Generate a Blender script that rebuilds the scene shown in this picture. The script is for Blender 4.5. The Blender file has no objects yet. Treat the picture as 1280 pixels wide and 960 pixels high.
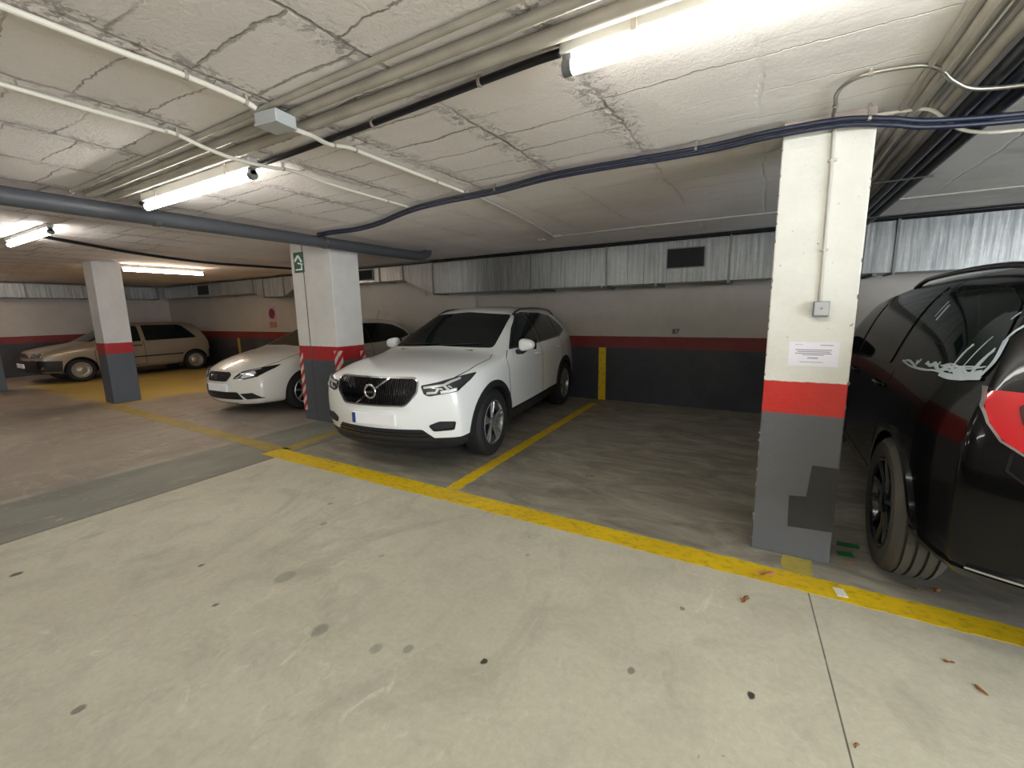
import bpy, bmesh, math, random
from math import sin, cos, pi, radians as R
from mathutils import Vector, Matrix
from mathutils.bvhtree import BVHTree
random.seed(7)
S = bpy.context.scene
COL = S.collection
H = 2.48            # ceiling height
SKY, TUBE, WARM = 11., 25., 48.
BAND0, BAND1 = 0.885, 1.075   # red stripe on walls and pillars

# ------------------------------------------------------------------ materials
def rgb(r, g, b):
    f = lambda c: (c/255/12.92) if c/255 <= .04045 else ((c/255+.055)/1.055)**2.4
    return (f(r), f(g), f(b), 1)

def node(nt, t, **kw):
    n = nt.nodes.new(t)
    for k, v in kw.items():
        if hasattr(n, k): setattr(n, k, v)
    return n

def mat(name, col, rough=.5, metal=0., coat=0., bump=0., bscale=30., var=0., vscale=3., spec=.5, emit=None, es=0., stretch=None, alpha=None):
    m = bpy.data.materials.new(name); m.use_nodes = True
    nt = m.node_tree; b = nt.nodes['Principled BSDF']
    b.inputs['Base Color'].default_value = col
    b.inputs['Roughness'].default_value = rough
    b.inputs['Metallic'].default_value = metal
    b.inputs['Coat Weight'].default_value = coat
    b.inputs['Coat Roughness'].default_value = .04
    b.inputs['Specular IOR Level'].default_value = spec
    if emit:
        b.inputs['Emission Color'].default_value = emit
        b.inputs['Emission Strength'].default_value = es
    tc = node(nt, 'ShaderNodeTexCoord')
    src = tc.outputs['Object']
    if stretch:
        mp = node(nt, 'ShaderNodeMapping'); mp.inputs['Scale'].default_value = stretch
        nt.links.new(src, mp.inputs['Vector']); src = mp.outputs['Vector']
    if var > 0:
        n = node(nt, 'ShaderNodeTexNoise'); n.inputs['Scale'].default_value = vscale; n.inputs['Detail'].default_value = 6
        nt.links.new(src, n.inputs['Vector'])
        r = node(nt, 'ShaderNodeMapRange'); r.inputs['From Min'].default_value = .3; r.inputs['From Max'].default_value = .7
        r.inputs['To Min'].default_value = 1-var; r.inputs['To Max'].default_value = 1+var*.4
        nt.links.new(n.outputs['Fac'], r.inputs['Value'])
        mx = node(nt, 'ShaderNodeMix', data_type='RGBA', blend_type='MULTIPLY'); mx.inputs['Factor'].default_value = 1
        mx.inputs[6].default_value = col
        nt.links.new(r.outputs['Result'], mx.inputs[7]); nt.links.new(mx.outputs[2], b.inputs['Base Color'])
    if bump > 0:
        n = node(nt, 'ShaderNodeTexNoise'); n.inputs['Scale'].default_value = bscale; n.inputs['Detail'].default_value = 4
        nt.links.new(src, n.inputs['Vector'])
        bp = node(nt, 'ShaderNodeBump'); bp.inputs['Strength'].default_value = bump; bp.inputs['Distance'].default_value = .01
        nt.links.new(n.outputs['Fac'], bp.inputs['Height']); nt.links.new(bp.outputs['Normal'], b.inputs['Normal'])
    return m

class G:
    """small helper to write node graphs"""
    def __init__(s, name):
        s.m = bpy.data.materials.new(name); s.m.use_nodes = True; s.nt = s.m.node_tree
        s.b = s.nt.nodes['Principled BSDF']; s.geo = node(s.nt, 'ShaderNodeNewGeometry').outputs['Position']
        sp = node(s.nt, 'ShaderNodeSeparateXYZ'); s.l(s.geo, sp.inputs[0]); s.x, s.y, s.z = sp.outputs
    def l(s, a, b): s.nt.links.new(a, b)
    def put(s, v, i):
        if isinstance(v, bpy.types.NodeSocket): s.l(v, i)
        else: i.default_value = v
    def math(s, op, a, b=0., c=None):
        n = node(s.nt, 'ShaderNodeMath', operation=op); s.put(a, n.inputs[0]); s.put(b, n.inputs[1])
        if c is not None: s.put(c, n.inputs[2])
        return n.outputs[0]
    def step(s, v, a, b):          # 0 at a, 1 at b (b may be < a)
        n = node(s.nt, 'ShaderNodeMapRange'); s.put(v, n.inputs[0]); n.inputs[1].default_value = a; n.inputs[2].default_value = b
        return n.outputs[0]
    def mix(s, f, a, b, mode='MIX'):
        n = node(s.nt, 'ShaderNodeMix', data_type='RGBA', blend_type=mode); s.put(f, n.inputs[0]); s.put(a, n.inputs[6]); s.put(b, n.inputs[7])
        return n.outputs[2]
    def noise(s, sc, det=5, vec=None, scale=None, dist=0., rough=.5):
        v = vec or s.geo
        if scale:
            mp = node(s.nt, 'ShaderNodeMapping'); mp.inputs['Scale'].default_value = scale; s.l(v, mp.inputs[0]); v = mp.outputs[0]
        n = node(s.nt, 'ShaderNodeTexNoise'); n.inputs['Scale'].default_value = sc; n.inputs['Detail'].default_value = det
        n.inputs['Distortion'].default_value = dist; n.inputs['Roughness'].default_value = rough
        s.l(v, n.inputs['Vector']); return n.outputs['Fac']
    def bump(s, h, st, d=.01, prev=None):
        n = node(s.nt, 'ShaderNodeBump'); n.inputs['Strength'].default_value = st; n.inputs['Distance'].default_value = d
        s.l(h, n.inputs['Height'])
        if prev: s.l(prev, n.inputs['Normal'])
        return n.outputs[0]
    def band(s, v, a, b, e=.01):   # 1 between a and b
        return s.math('MULTIPLY', s.step(v, a-e, a+e), s.step(v, b+e, b-e))
    def dist(s, px, py, sx=1., sy=1., vx=None, vy=None):
        dx = s.math('MULTIPLY', s.math('SUBTRACT', vx or s.x, px), sx); dy = s.math('MULTIPLY', s.math('SUBTRACT', vy or s.y, py), sy)
        return s.math('SQRT', s.math('ADD', s.math('MULTIPLY', dx, dx), s.math('MULTIPLY', dy, dy)))

WHITE, RED, GREY = rgb(214, 210, 202), rgb(176, 30, 30), rgb(72, 76, 82)
def banded(name, white=WHITE, red=RED, grey=GREY, chips=.5):
    g = G(name)
    n = g.noise(25, 4); zz = g.math('ADD', g.z, g.math('MULTIPLY', g.math('SUBTRACT', n, .5), .012))
    c = g.mix(g.step(zz, BAND0-.003, BAND0+.003), grey, red)
    c = g.mix(g.step(zz, BAND1-.003, BAND1+.003), c, white)
    dirt = g.step(g.noise(2.2, 8, rough=.7), .35, .75)
    c = g.mix(g.math('MULTIPLY', dirt, .22), c, rgb(110, 104, 96), 'MIX')
    spots = g.step(g.noise(38, 3), .69, .74)
    spots = g.math('MULTIPLY', spots, g.step(g.noise(3.1, 2), .42, .6))
    c = g.mix(g.math('MULTIPLY', spots, chips), c, rgb(92, 88, 84))
    g.l(c, g.b.inputs['Base Color']); g.b.inputs['Roughness'].default_value = .55
    b1 = g.bump(g.noise(60, 4), .25, .006); b2 = g.bump(g.noise(7, 4), .35, .02, b1)
    g.l(b2, g.b.inputs['Normal']); return g.m

def floor_material():
    g = G('concrete_floor')
    base = g.mix(g.step(g.noise(.9, 6, rough=.6), .3, .7), rgb(198, 193, 172), rgb(216, 211, 190))
    base = g.mix(g.math('MULTIPLY', g.step(g.noise(3.5, 8, dist=.8, rough=.65), .45, .75), .5), base, rgb(162, 158, 145))
    base = g.mix(g.math('MULTIPLY', g.step(g.noise(1.7, 8, scale=(1, 2.2, 1), dist=1.5), .55, .7), .4), base, rgb(206, 202, 184))
    base = g.mix(g.math('MULTIPLY', g.step(g.noise(6, 8, scale=(1, .7, 1), dist=1.2, rough=.72), .56, .70), .28), base, rgb(214, 210, 194))
    base = g.mix(g.math('MULTIPLY', g.step(g.noise(1.1, 9, scale=(1.3, .6, 1), dist=2.0, rough=.7), .55, .66), .45), base, rgb(160, 156, 138))
    # bays behind the line: grimier slab
    bayf = g.math('MULTIPLY', g.step(g.math('ADD', g.y, g.math('MULTIPLY', g.noise(4, 3), .1)), 2.72, 2.86), g.step(g.x, -7.0, -5.0))
    bay = g.mix(g.step(g.noise(1.6, 9, scale=(1, 2.6, 1), dist=1.2, rough=.7), .38, .68), rgb(124, 119, 108), rgb(172, 166, 151))
    bay = g.mix(g.math('MULTIPLY', g.step(g.noise(5, 6, scale=(1, 2, 1), rough=.7), .6, .72), .6), bay, rgb(84, 80, 72))
    c = g.mix(bayf, base, bay)
    # older, browner slab further left
    xe = g.math('ADD', g.x, g.math('MULTIPLY', g.math('SUBTRACT', g.y, 1.5), .04))
    old = g.mix(g.step(g.noise(.7, 8, scale=(1, .6, 1), dist=1.0, rough=.65), .3, .7), rgb(140, 128, 116), rgb(176, 165, 152))
    old = g.mix(g.math('MULTIPLY', g.step(g.noise(3, 8, scale=(1.6, .5, 1), rough=.7), .55, .75), .5), old, rgb(118, 108, 100))
    old = g.mix(g.math('MULTIPLY', g.step(g.noise(1.6, 9, scale=(.5, 1.6, 1), dist=1.5, rough=.72), .54, .66), .45), old, rgb(196, 186, 172))
    strip = g.mix(g.step(g.noise(2.5, 6, scale=(1, .5, 1)), .3, .7), rgb(122, 124, 114), rgb(146, 147, 136))
    strip = g.mix(g.math('MULTIPLY', g.step(g.noise(2.2, 5, scale=(2.5, .6, 1), dist=1.), .62, .72), .5), strip, rgb(165, 162, 150))
    leftf = g.step(xe, -4.42, -4.45)
    c = g.mix(leftf, c, strip)
    c = g.mix(g.step(xe, -5.35, -5.5), c, old)
    edge = g.math('MULTIPLY', g.band(xe, -5.50, -5.40, .02), g.step(g.noise(2, 4), .42, .55))
    c = g.mix(g.math('MULTIPLY', edge, .55), c, rgb(190, 186, 174))
    edge2 = g.band(xe, -4.46, -4.425, .008)
    c = g.mix(g.math('MULTIPLY', edge2, .6), c, rgb(78, 76, 68))
    # pale chalk line between bays on the left
    ch = g.math('MULTIPLY', g.band(g.math('ADD', g.x, g.math('MULTIPLY', g.y, .12)), -7.32, -7.27, .01), g.band(g.y, 2.9, 4.2))
    c = g.mix(g.math('MULTIPLY', ch, .6), c, rgb(190, 184, 168))
    # worn ochre paint in front of the far car
    yz = g.math('ADD', g.x, g.math('MULTIPLY', g.math('SUBTRACT', g.noise(1.2, 5), .5), 1.0))
    zone = g.math('MULTIPLY', g.band(yz, -14.6, -9.9, .15), g.step(g.math('ADD', g.y, g.math('MULTIPLY', g.math('SUBTRACT', g.noise(1.6, 6), .5), .9)), 2.75, 3.05))
    zone = g.math('MULTIPLY', zone, g.math('ADD', .55, g.math('MULTIPLY', g.step(g.noise(2, 6), .3, .6), .35)))
    c = g.mix(zone, c, rgb(214, 184, 78))
    # saw-cut joint
    jx = g.math('SUBTRACT', g.x, g.math('ADD', .27, g.math('MULTIPLY', g.math('SUBTRACT', 2.77, g.y), .06)))
    joint = g.math('MULTIPLY', g.band(jx, -.003, .003, .002), g.step(g.y, 2.80, 2.78))
    c = g.mix(g.math('MULTIPLY', joint, .9), c, rgb(56, 52, 46))
    # crack across the bay
    cr = g.math('SUBTRACT', g.y, g.math('ADD', 5.2, g.math('ADD', g.math('MULTIPLY', g.x, -.28), g.math('MULTIPLY', g.math('SUBTRACT', g.noise(2.5, 5), .5), .7))))
    crk = g.math('MULTIPLY', g.band(cr, -.012, .012, .008), g.band(g.x, -2.2, .3))
    c = g.mix(g.math('MULTIPLY', crk, .6), c, rgb(62, 58, 50))
    fine = g.step(g.noise(34, 6, rough=.75), .35, .68)
    c = g.mix(g.math('MULTIPLY', fine, .22), c, rgb(128, 122, 108))
    pale = g.math('MULTIPLY', g.step(g.noise(7, 8, scale=(1, .6, 1), dist=1.5, rough=.75), .57, .68), g.step(g.noise(.8, 3), .42, .6))
    c = g.mix(g.math('MULTIPLY', g.math('MULTIPLY', pale, g.step(g.y, 2.9, 2.7)), .65), c, rgb(232, 227, 212))
    # gum spots and old oil drips
    nz = g.math('MULTIPLY', g.math('SUBTRACT', g.noise(55, 5), .5), .014)
    for sx_, sy_, r_, d_ in [(-.97,1.37,.013,.95),(.04,1.74,.014,.95),(-2.9,1.14,.013,.75),(-3.79,.55,.022,.85),(-2.7,1.85,.022,.4),(-2.33,1.32,.045,.28),
                        (-1.77,1.14,.034,.4),(-.4,1.63,.015,.6),(-1.44,1.19,.024,.35),(-2.22,.4,.018,.6),(-2.42,.99,.012,.75),(-1.31,1.26,.020,.4),(-.28,2.14,.012,.6),
                        (-2.0,1.75,.014,.3),(-.1,1.2,.022,.35),(-2.95,2.1,.018,.4),(-1.2,2.2,.012,.3)]:
        d = g.math('ADD', g.dist(sx_, sy_, 1, .8), nz)
        c = g.mix(g.math('MULTIPLY', g.step(d, r_*1.25, r_*.85), d_), c, rgb(52, 48, 42))
    sp = g.math('MULTIPLY', g.step(g.noise(22, 2), .73, .77), g.step(g.noise(1.3, 2), .45, .6))
    c = g.mix(g.math('MULTIPLY', sp, .4), c, rgb(92, 86, 74))
    # ghost of scraped paint on the right
    gh = g.math('MULTIPLY', g.band(g.y, 2.1, 2.62, .15), g.step(g.noise(9, 6, scale=(1, .5, 1), rough=.7), .56, .66))
    gh = g.math('MULTIPLY', gh, g.step(g.x, -.4, .4))
    c = g.mix(g.math('MULTIPLY', gh, .45), c, rgb(214, 208, 192))
    g.l(c, g.b.inputs['Base Color'])
    rn = g.noise(4, 5); rr = g.math('ADD', .38, g.math('MULTIPLY', rn, .3)); g.l(rr, g.b.inputs['Roughness'])
    g.b.inputs['Specular IOR Level'].default_value = .35
    b1 = g.bump(g.noise(60, 6, rough=.7), .3, .004); b2 = g.bump(g.noise(2.5, 5), .15, .02, b1)
    g.l(b2, g.b.inputs['Normal']); return g.m

def ceiling_material():
    g = G('painted_rough_ceiling')
    # wobble coordinates so the block joints wander
    wob = node(g.nt, 'ShaderNodeTexNoise'); wob.inputs['Scale'].default_value = 2.3; wob.inputs['Detail'].default_value = 5
    g.l(g.geo, wob.inputs['Vector'])
    vm = node(g.nt, 'ShaderNodeVectorMath', operation='MULTIPLY_ADD'); g.l(wob.outputs['Color'], vm.inputs[0])
    vm.inputs[1].default_value = (.10, .10, 0); g.l(g.geo, vm.inputs[2])
    fine = node(g.nt, 'ShaderNodeTexNoise'); fine.inputs['Scale'].default_value = 26; fine.inputs['Detail'].default_value = 3
    g.l(g.geo, fine.inputs['Vector'])
    vm2 = node(g.nt, 'ShaderNodeVectorMath', operation='MULTIPLY_ADD'); g.l(fine.outputs['Color'], vm2.inputs[0])
    vm2.inputs[1].default_value = (.034, .034, 0); g.l(vm.outputs[0], vm2.inputs[2])
    sp = node(g.nt, 'ShaderNodeSeparateXYZ'); g.l(vm2.outputs[0], sp.inputs[0])
    xx, yy = sp.outputs[0], sp.outputs[1]
    def lines(v, period, off, w):      # 1 on a joint
        f = g.math('FRACT', g.math('DIVIDE', g.math('ADD', v, 100*period-off), period))
        d = g.math('MULTIPLY', g.math('MINIMUM', f, g.math('SUBTRACT', 1, f)), period)
        return g.step(d, w, w*.25), g.math('FLOOR', g.math('DIVIDE', g.math('ADD', v, 100*period-off), period))
    jx, ix = lines(xx, .655, -2.0, .014)
    # rows shift from one column to the next
    sh = g.math('MULTIPLY', g.math('FRACT', g.math('MULTIPLY', ix, .37)), .27)
    jy, iy = lines(g.math('ADD', yy, sh), .27, 0, .010)
    rib, _ = lines(xx, .655, -2.0, .11)   # plaster rib beside each joint
    # keep only some joints visible
    keep = g.step(g.noise(1.3, 3), .40, .52)
    wn = node(g.nt, 'ShaderNodeTexWhiteNoise', noise_dimensions='2D')
    cx = node(g.nt, 'ShaderNodeCombineXYZ'); g.l(ix, cx.inputs[0]); g.l(iy, cx.inputs[1]); g.l(cx.outputs[0], wn.inputs['Vector'])
    rnd = wn.outputs['Value']
    jy = g.math('MULTIPLY', jy, g.step(rnd, .25, .35))
    joint = g.math('MULTIPLY', g.math('MAXIMUM', jx, jy), g.math('ADD', .25, g.math('MULTIPLY', keep, .75)))
    right = g.step(g.x, -.7, -.1)           # smoother board-marked slab to the right
    back = g.step(g.y, 2.9, 3.4)
    smooth = g.math('MAXIMUM', right, g.math('MULTIPLY', back, .8))
    rough = g.math('SUBTRACT', 1, smooth)
    jr = g.math('MULTIPLY', joint, g.math('ADD', .12, g.math('MULTIPLY', rough, .88)))
    boards, _ = lines(yy, .31, .06, .006)
    boards = g.math('MULTIPLY', boards, g.step(g.noise(3, 3, scale=(.4, 1, 1)), .45, .6))
    jr = g.math('MAXIMUM', jr, g.math('MULTIPLY', g.math('MULTIPLY', boards, right), .25))
    crumbs = g.math('MULTIPLY', g.step(g.noise(30, 6, rough=.7), .52, .62), g.math('MULTIPLY', rib, g.math('MULTIPLY', rough, g.step(g.noise(2.7, 3), .36, .52))))
    base = g.mix(g.step(g.noise(1.1, 5), .35, .7), rgb(231, 222, 217), rgb(243, 236, 232))
    base = g.mix(g.math('MULTIPLY', g.step(rnd, .0, 1.), .2), base, rgb(216, 210, 207))
    base = g.mix(g.math('MULTIPLY', right, .8), base, rgb(232, 230, 227))
    base = g.mix(g.math('MULTIPLY', crumbs, .35), base, rgb(150, 128, 112))
    c = g.mix(g.math('MULTIPLY', jr, .55), base, rgb(120, 106, 94))
    g.l(c, g.b.inputs['Base Color']); g.b.inputs['Roughness'].default_value = .85; g.b.inputs['Specular IOR Level'].default_value = .2
    lvl = g.math('MULTIPLY', g.math('MULTIPLY', rnd, .45), rough)
    # bump heights are seen from below, so a hollow joint is negative
    h = g.math('SUBTRACT', g.math('ADD', lvl, g.math('MULTIPLY', crumbs, 1.1)), g.math('MULTIPLY', jr, .9))
    h = g.math('ADD', h, g.math('MULTIPLY', g.noise(55, 5, rough=.7), g.math('ADD', .10, g.math('MULTIPLY', rough, .42))))
    b1 = g.bump(h, .8, .022); b2 = g.bump(g.noise(2.2, 4), .3, .06, b1)
    g.l(b2, g.b.inputs['Normal']); return g.m

M = {}
M['floor'] = floor_material(); M['ceiling'] = ceiling_material()
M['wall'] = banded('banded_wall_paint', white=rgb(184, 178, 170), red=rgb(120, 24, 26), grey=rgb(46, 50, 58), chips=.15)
M['pillar'] = banded('banded_pillar_paint', white=rgb(226, 225, 216), red=rgb(196, 40, 30), grey=rgb(92, 94, 98), chips=.8)
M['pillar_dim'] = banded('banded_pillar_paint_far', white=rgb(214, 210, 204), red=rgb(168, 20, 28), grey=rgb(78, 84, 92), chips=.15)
def yellow_paint(name, a, b, wear):
    g = G(name); c = g.mix(g.step(g.noise(3, 5), .3, .7), a, b)
    c = g.mix(g.math('MULTIPLY', g.step(g.noise(16, 7, scale=(1, 1.6, 1), rough=.7), .50, .66), wear), c, rgb(112, 96, 48))
    g.l(c, g.b.inputs['Base Color']); g.b.inputs['Roughness'].default_value = .5
    g.l(g.bump(g.noise(60, 3), .15, .004), g.b.inputs['Normal']); return g.m
M['yellow'] = yellow_paint('yellow_line_paint', rgb(236, 200, 26), rgb(222, 184, 26), .45)
M['yellow_worn'] = yellow_paint('worn_yellow_line_paint', rgb(180, 156, 66), rgb(160, 138, 66), .5)
M['yellow_old'] = yellow_paint('faded_yellow_patch_paint', rgb(186, 172, 84), rgb(172, 156, 74), .3)
M['galv'] = None
def galvanized():
    g = G('galvanized_sheet')
    n = g.noise(1.0, 7, scale=(26, 26, 1.2), rough=.7); n2 = g.noise(3, 4)
    sm = node(g.nt, 'ShaderNodeTexVoronoi'); sm.inputs['Scale'].default_value = 22; g.l(g.geo, sm.inputs['Vector'])
    c = g.mix(g.step(n, .35, .65), rgb(118, 122, 124), rgb(184, 186, 184))
    c = g.mix(g.math('MULTIPLY', g.step(sm.outputs['Distance'], .0, .7), .3), c, rgb(134, 138, 142))
    g.l(c, g.b.inputs['Base Color']); g.b.inputs['Metallic'].default_value = .85
    g.l(g.math('ADD', .26, g.math('MULTIPLY', n, .28)), g.b.inputs['Roughness'])
    g.l(g.bump(g.math('ADD', n, g.math('MULTIPLY', n2, 2.)), .25, .01), g.b.inputs['Normal']); return g.m
M['galv'] = galvanized()
M['flange'] = mat('duct_flange_steel', rgb(120, 122, 122), .45, .8, bump=.1)
M['grille_dark'] = mat('dark_vent_grille', rgb(26, 26, 28), .6)
M['conduit'] = mat('cream_plastic_conduit', rgb(214, 208, 194), .45, bump=.05)
M['conduit_paint'] = mat('overpainted_conduit', rgb(188, 184, 176), .6, bump=.1)
M['conduit_grey'] = mat('grey_painted_conduit', rgb(168, 161, 148), .55, 0., bump=.05, var=.2, vscale=6)
M['steel'] = mat('bright_steel_conduit', rgb(170, 168, 158), .3, .8)
M['cable'] = mat('black_cable_sheath', rgb(20, 20, 26), .42, bump=.05)
M['cable_blue'] = mat('dark_blue_cable_sheath', rgb(30, 36, 56), .45, bump=.05)
M['pipe'] = mat('dark_grey_drain_pipe', rgb(72, 74, 78), .45, bump=.06)
M['box'] = mat('light_grey_junction_box', rgb(176, 178, 176), .5)
M['box_dark'] = mat('mid_grey_plastic_box', rgb(128, 132, 134), .5)
M['lamp_body'] = mat('grey_lamp_body', rgb(176, 176, 170), .5)
M['lamp_end'] = mat('grey_lamp_end_cap', rgb(104, 104, 104), .5)
M['tube'] = mat('cool_white_tube', rgb(240, 245, 240), .4, emit=(1.0, .985, .93, 1), es=TUBE)
M['tube_warm'] = mat('warm_white_tube', rgb(250, 235, 220), .4, emit=(1.0, .80, .62, 1), es=WARM)
M['clip'] = mat('dull_clip', rgb(158, 148, 136), .6, 0)
M['paper'] = mat('white_paper', rgb(232, 230, 238), .7)
M['ink'] = mat('faded_ink', rgb(150, 146, 158), .8)
M['black_paint'] = mat('black_stencil_paint', rgb(36, 36, 36), .7)
M['patch'] = mat('dark_repair_paint', rgb(48, 48, 48), .6, bump=.2, bscale=40, var=.15, vscale=8)
M['sign_green'] = mat('green_sign_face', rgb(22, 74, 44), .35)
M['sign_white'] = mat('white_sign_symbol', rgb(226, 232, 220), .4)
M['sign_red'] = mat('red_sign_face', rgb(150, 24, 40), .4)
M['sign_blue'] = mat('blue_sign_disc', rgb(60, 34, 74), .4)
M['sign_orange'] = mat('orange_sign_panel', rgb(176, 110, 76), .5)
M['leaf'] = mat('dry_leaf', rgb(190, 138, 92), .8, var=.3, vscale=30)
M['leaf_pink'] = mat('pinkish_crumpled_leaf', rgb(222, 160, 124), .8, var=.3, vscale=30)
M['green_scrap'] = mat('green_plastic_scrap', rgb(28, 110, 52), .4)
M['tile'] = mat('white_card', rgb(236, 234, 226), .5)
def hazard():
    g = G('red_white_hazard_tape')
    d = g.math('FRACT', g.math('DIVIDE', g.math('ADD', g.z, g.math('MULTIPLY', g.math('ADD', g.x, g.y), -1.2)), .15))
    c = g.mix(g.step(d, .48, .52), rgb(216, 206, 196), rgb(190, 34, 40))
    g.l(c, g.b.inputs['Base Color']); g.b.inputs['Roughness'].default_value = .4; return g.m
M['hazard'] = hazard()
# cars
M['white_paint'] = mat('white_car_paint', rgb(238, 240, 238), .28, 0, 1.0)
M['white_paint_warm'] = mat('off_white_car_paint', rgb(218, 214, 204), .3, 0, 1.0)
M['beige_paint'] = mat('beige_metallic_paint', rgb(150, 138, 118), .38, .35, .7)
M['black_paint_car'] = mat('black_car_paint', rgb(5, 5, 6), .25, 0, .4, spec=.15)
M['plastic'] = mat('black_trim_plastic', rgb(30, 31, 33), .55, bump=.05, bscale=200)
M['plastic_gloss'] = mat('gloss_black_plastic', rgb(10, 10, 12), .15, 0, .6)
M['glass'] = mat('tinted_car_glass', rgb(14, 22, 22), .04, 0, 0, spec=.32)
M['lens'] = mat('headlamp_lens', rgb(56, 58, 60), .08, .2, 1.0)
M['led'] = mat('headlamp_reflector', rgb(226, 228, 230), .15, .5, 1.0)
M['chrome'] = mat('chrome_trim', rgb(205, 205, 208), .16, 1.0)
M['rubber'] = mat('tyre_rubber', rgb(30, 30, 31), .75, bump=.15, bscale=80)
M['rubber_dusty'] = mat('dusty_tyre_rubber', rgb(74, 72, 66), .85, bump=.2, bscale=60)
M['alloy'] = mat('silver_alloy', rgb(176, 178, 180), .3, .85)
M['alloy_black'] = mat('black_alloy', rgb(30, 32, 36), .22, .6, .6)
M['hubcap'] = mat('silver_grey_hubcap', rgb(172, 166, 152), .4, .5)
M['tail_red'] = mat('red_tail_lens', rgb(204, 8, 26), .12, 0, 1.0)
M['tail_dark'] = mat('dark_red_lens', rgb(70, 6, 12), .15, 0, 1.0)
M['plate'] = mat('white_number_plate', rgb(240, 240, 240), .4)
M['plate_blue'] = mat('blue_plate_strip', rgb(36, 62, 130), .4)
M['under'] = mat('underbody_black', rgb(12, 12, 12), .9)
M['smear'] = mat('white_soapy_smear', rgb(186, 198, 206), .7)

# ------------------------------------------------------------------ object helpers
def obj(name, bm_or_me, m=None, parent=None, smooth=None, mats=None):
    if isinstance(bm_or_me, bmesh.types.BMesh):
        me = bpy.data.meshes.new(name); bm_or_me.normal_update(); bm_or_me.to_mesh(me); bm_or_me.free()
    else: me = bm_or_me
    if mats:
        for x in mats: me.materials.append(x)
    elif m: me.materials.append(m)
    o = bpy.data.objects.new(name, me); COL.objects.link(o)
    if parent: o.parent = parent
    if smooth is not None:
        for p in me.polygons: p.use_smooth = True
        if smooth < 180:
            me.set_sharp_from_angle(angle=R(smooth))
    return o

def tag(o, label, cat, group=None, kind=None):
    o['label'] = label; o['category'] = cat
    if group: o['group'] = group
    if kind: o['kind'] = kind
    return o

def struct(name, bm, m):
    o = obj(name, bm, m); o['kind'] = 'structure'; return o

def thing(name, label, cat, loc=(0, 0, 0), rotz=0, group=None):
    o = bpy.data.objects.new(name, None); COL.objects.link(o); o.location = loc; o.rotation_euler = (0, 0, rotz)
    o.empty_display_size = .2
    return tag(o, label, cat, group)

def box(bm, lo, hi, bev=0.):
    r = bmesh.ops.create_cube(bm, size=1)
    for v in r['verts']:
        v.co = Vector([lo[i]+(v.co[i]+.5)*(hi[i]-lo[i]) for i in range(3)])
    if bev:
        es = list({e for v in r['verts'] for e in v.link_edges})
        bmesh.ops.bevel(bm, geom=es, offset=bev, segments=2, affect='EDGES', profile=.5)
    return bm
def boxm(lo, hi, bev=0.): return box(bmesh.new(), lo, hi, bev)

def tube(bm, pts, r, seg=8, cap=True, closed=False):
    pts = [Vector(p) for p in pts]; n = len(pts); rings = []
    up = None
    for i, p in enumerate(pts):
        if closed: t = (pts[(i+1) % n]-pts[i-1]).normalized()
        else: t = (pts[min(i+1, n-1)]-pts[max(i-1, 0)]).normalized()
        if up is None:
            up = Vector((0, 0, 1)) if abs(t.z) < .9 else Vector((1, 0, 0))
        a = t.cross(up)
        if a.length < 1e-5: a = t.orthogonal()
        a.normalize(); b = a.cross(t).normalized(); up = b
        rr = r[i] if isinstance(r, (list, tuple)) else r
        rings.append([bm.verts.new(p + a*rr*cos(2*pi*k/seg) + b*rr*sin(2*pi*k/seg)) for k in range(seg)])
    m = n if closed else n-1
    for i in range(m):
        A, B = rings[i], rings[(i+1) % n]
        for k in range(seg): bm.faces.new((A[k], A[(k+1) % seg], B[(k+1) % seg], B[k]))
    if cap and not closed:
        bm.faces.new(rings[0][::-1]); bm.faces.new(rings[-1])
    return bm

def smoothpath(pts, n=6):
    pts = [Vector(p) for p in pts]; out = []
    for i in range(len(pts)-1):
        p0 = pts[max(i-1, 0)]; p1 = pts[i]; p2 = pts[i+1]; p3 = pts[min(i+2, len(pts)-1)]
        for k in range(n):
            t = k/n
            out.append(.5*((2*p1)+(p2-p0)*t+(2*p0-5*p1+4*p2-p3)*t*t+(3*p1-p0-3*p2+p3)*t**3))
    out.append(pts[-1]); return out

def prism(bm, poly, z0, z1):           # poly in xy, extruded in z
    a = [bm.verts.new((x, y, z0)) for x, y in poly]; b = [bm.verts.new((x, y, z1)) for x, y in poly]; n = len(poly)
    bm.faces.new(a[::-1]); bm.faces.new(b)
    for i in range(n): bm.faces.new((a[i], a[(i+1) % n], b[(i+1) % n], b[i]))
    bmesh.ops.recalc_face_normals(bm, faces=bm.faces)
    return bm

def lathe(bm, prof, seg=40, axis='x'):   # prof: (r, a) along axis; closed profile loop
    rings = []
    for r, a in prof:
        ring = []
        for k in range(seg):
            t = 2*pi*k/seg; ring.append(bm.verts.new((a, r*cos(t), r*sin(t))))
        rings.append(ring)
    for i in range(len(rings)-1):
        A, B = rings[i], rings[i+1]
        for k in range(seg): bm.faces.new((A[k], A[(k+1) % seg], B[(k+1) % seg], B[k]))
    return bm, rings

# ------------------------------------------------------------------ car body
def interp(tab, y):
    if y <= tab[0][0]: return tab[0][1:]
    for i in range(len(tab)-1):
        a, b = tab[i], tab[i+1]
        if y <= b[0]:
            t = (y-a[0])/(b[0]-a[0]); return tuple(a[j]+(b[j]-a[j])*t for j in range(1, len(a)))
    return tab[-1][1:]
def lin(tab, v):
    return interp([(a, b) for a, b in tab], v)[0]

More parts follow.
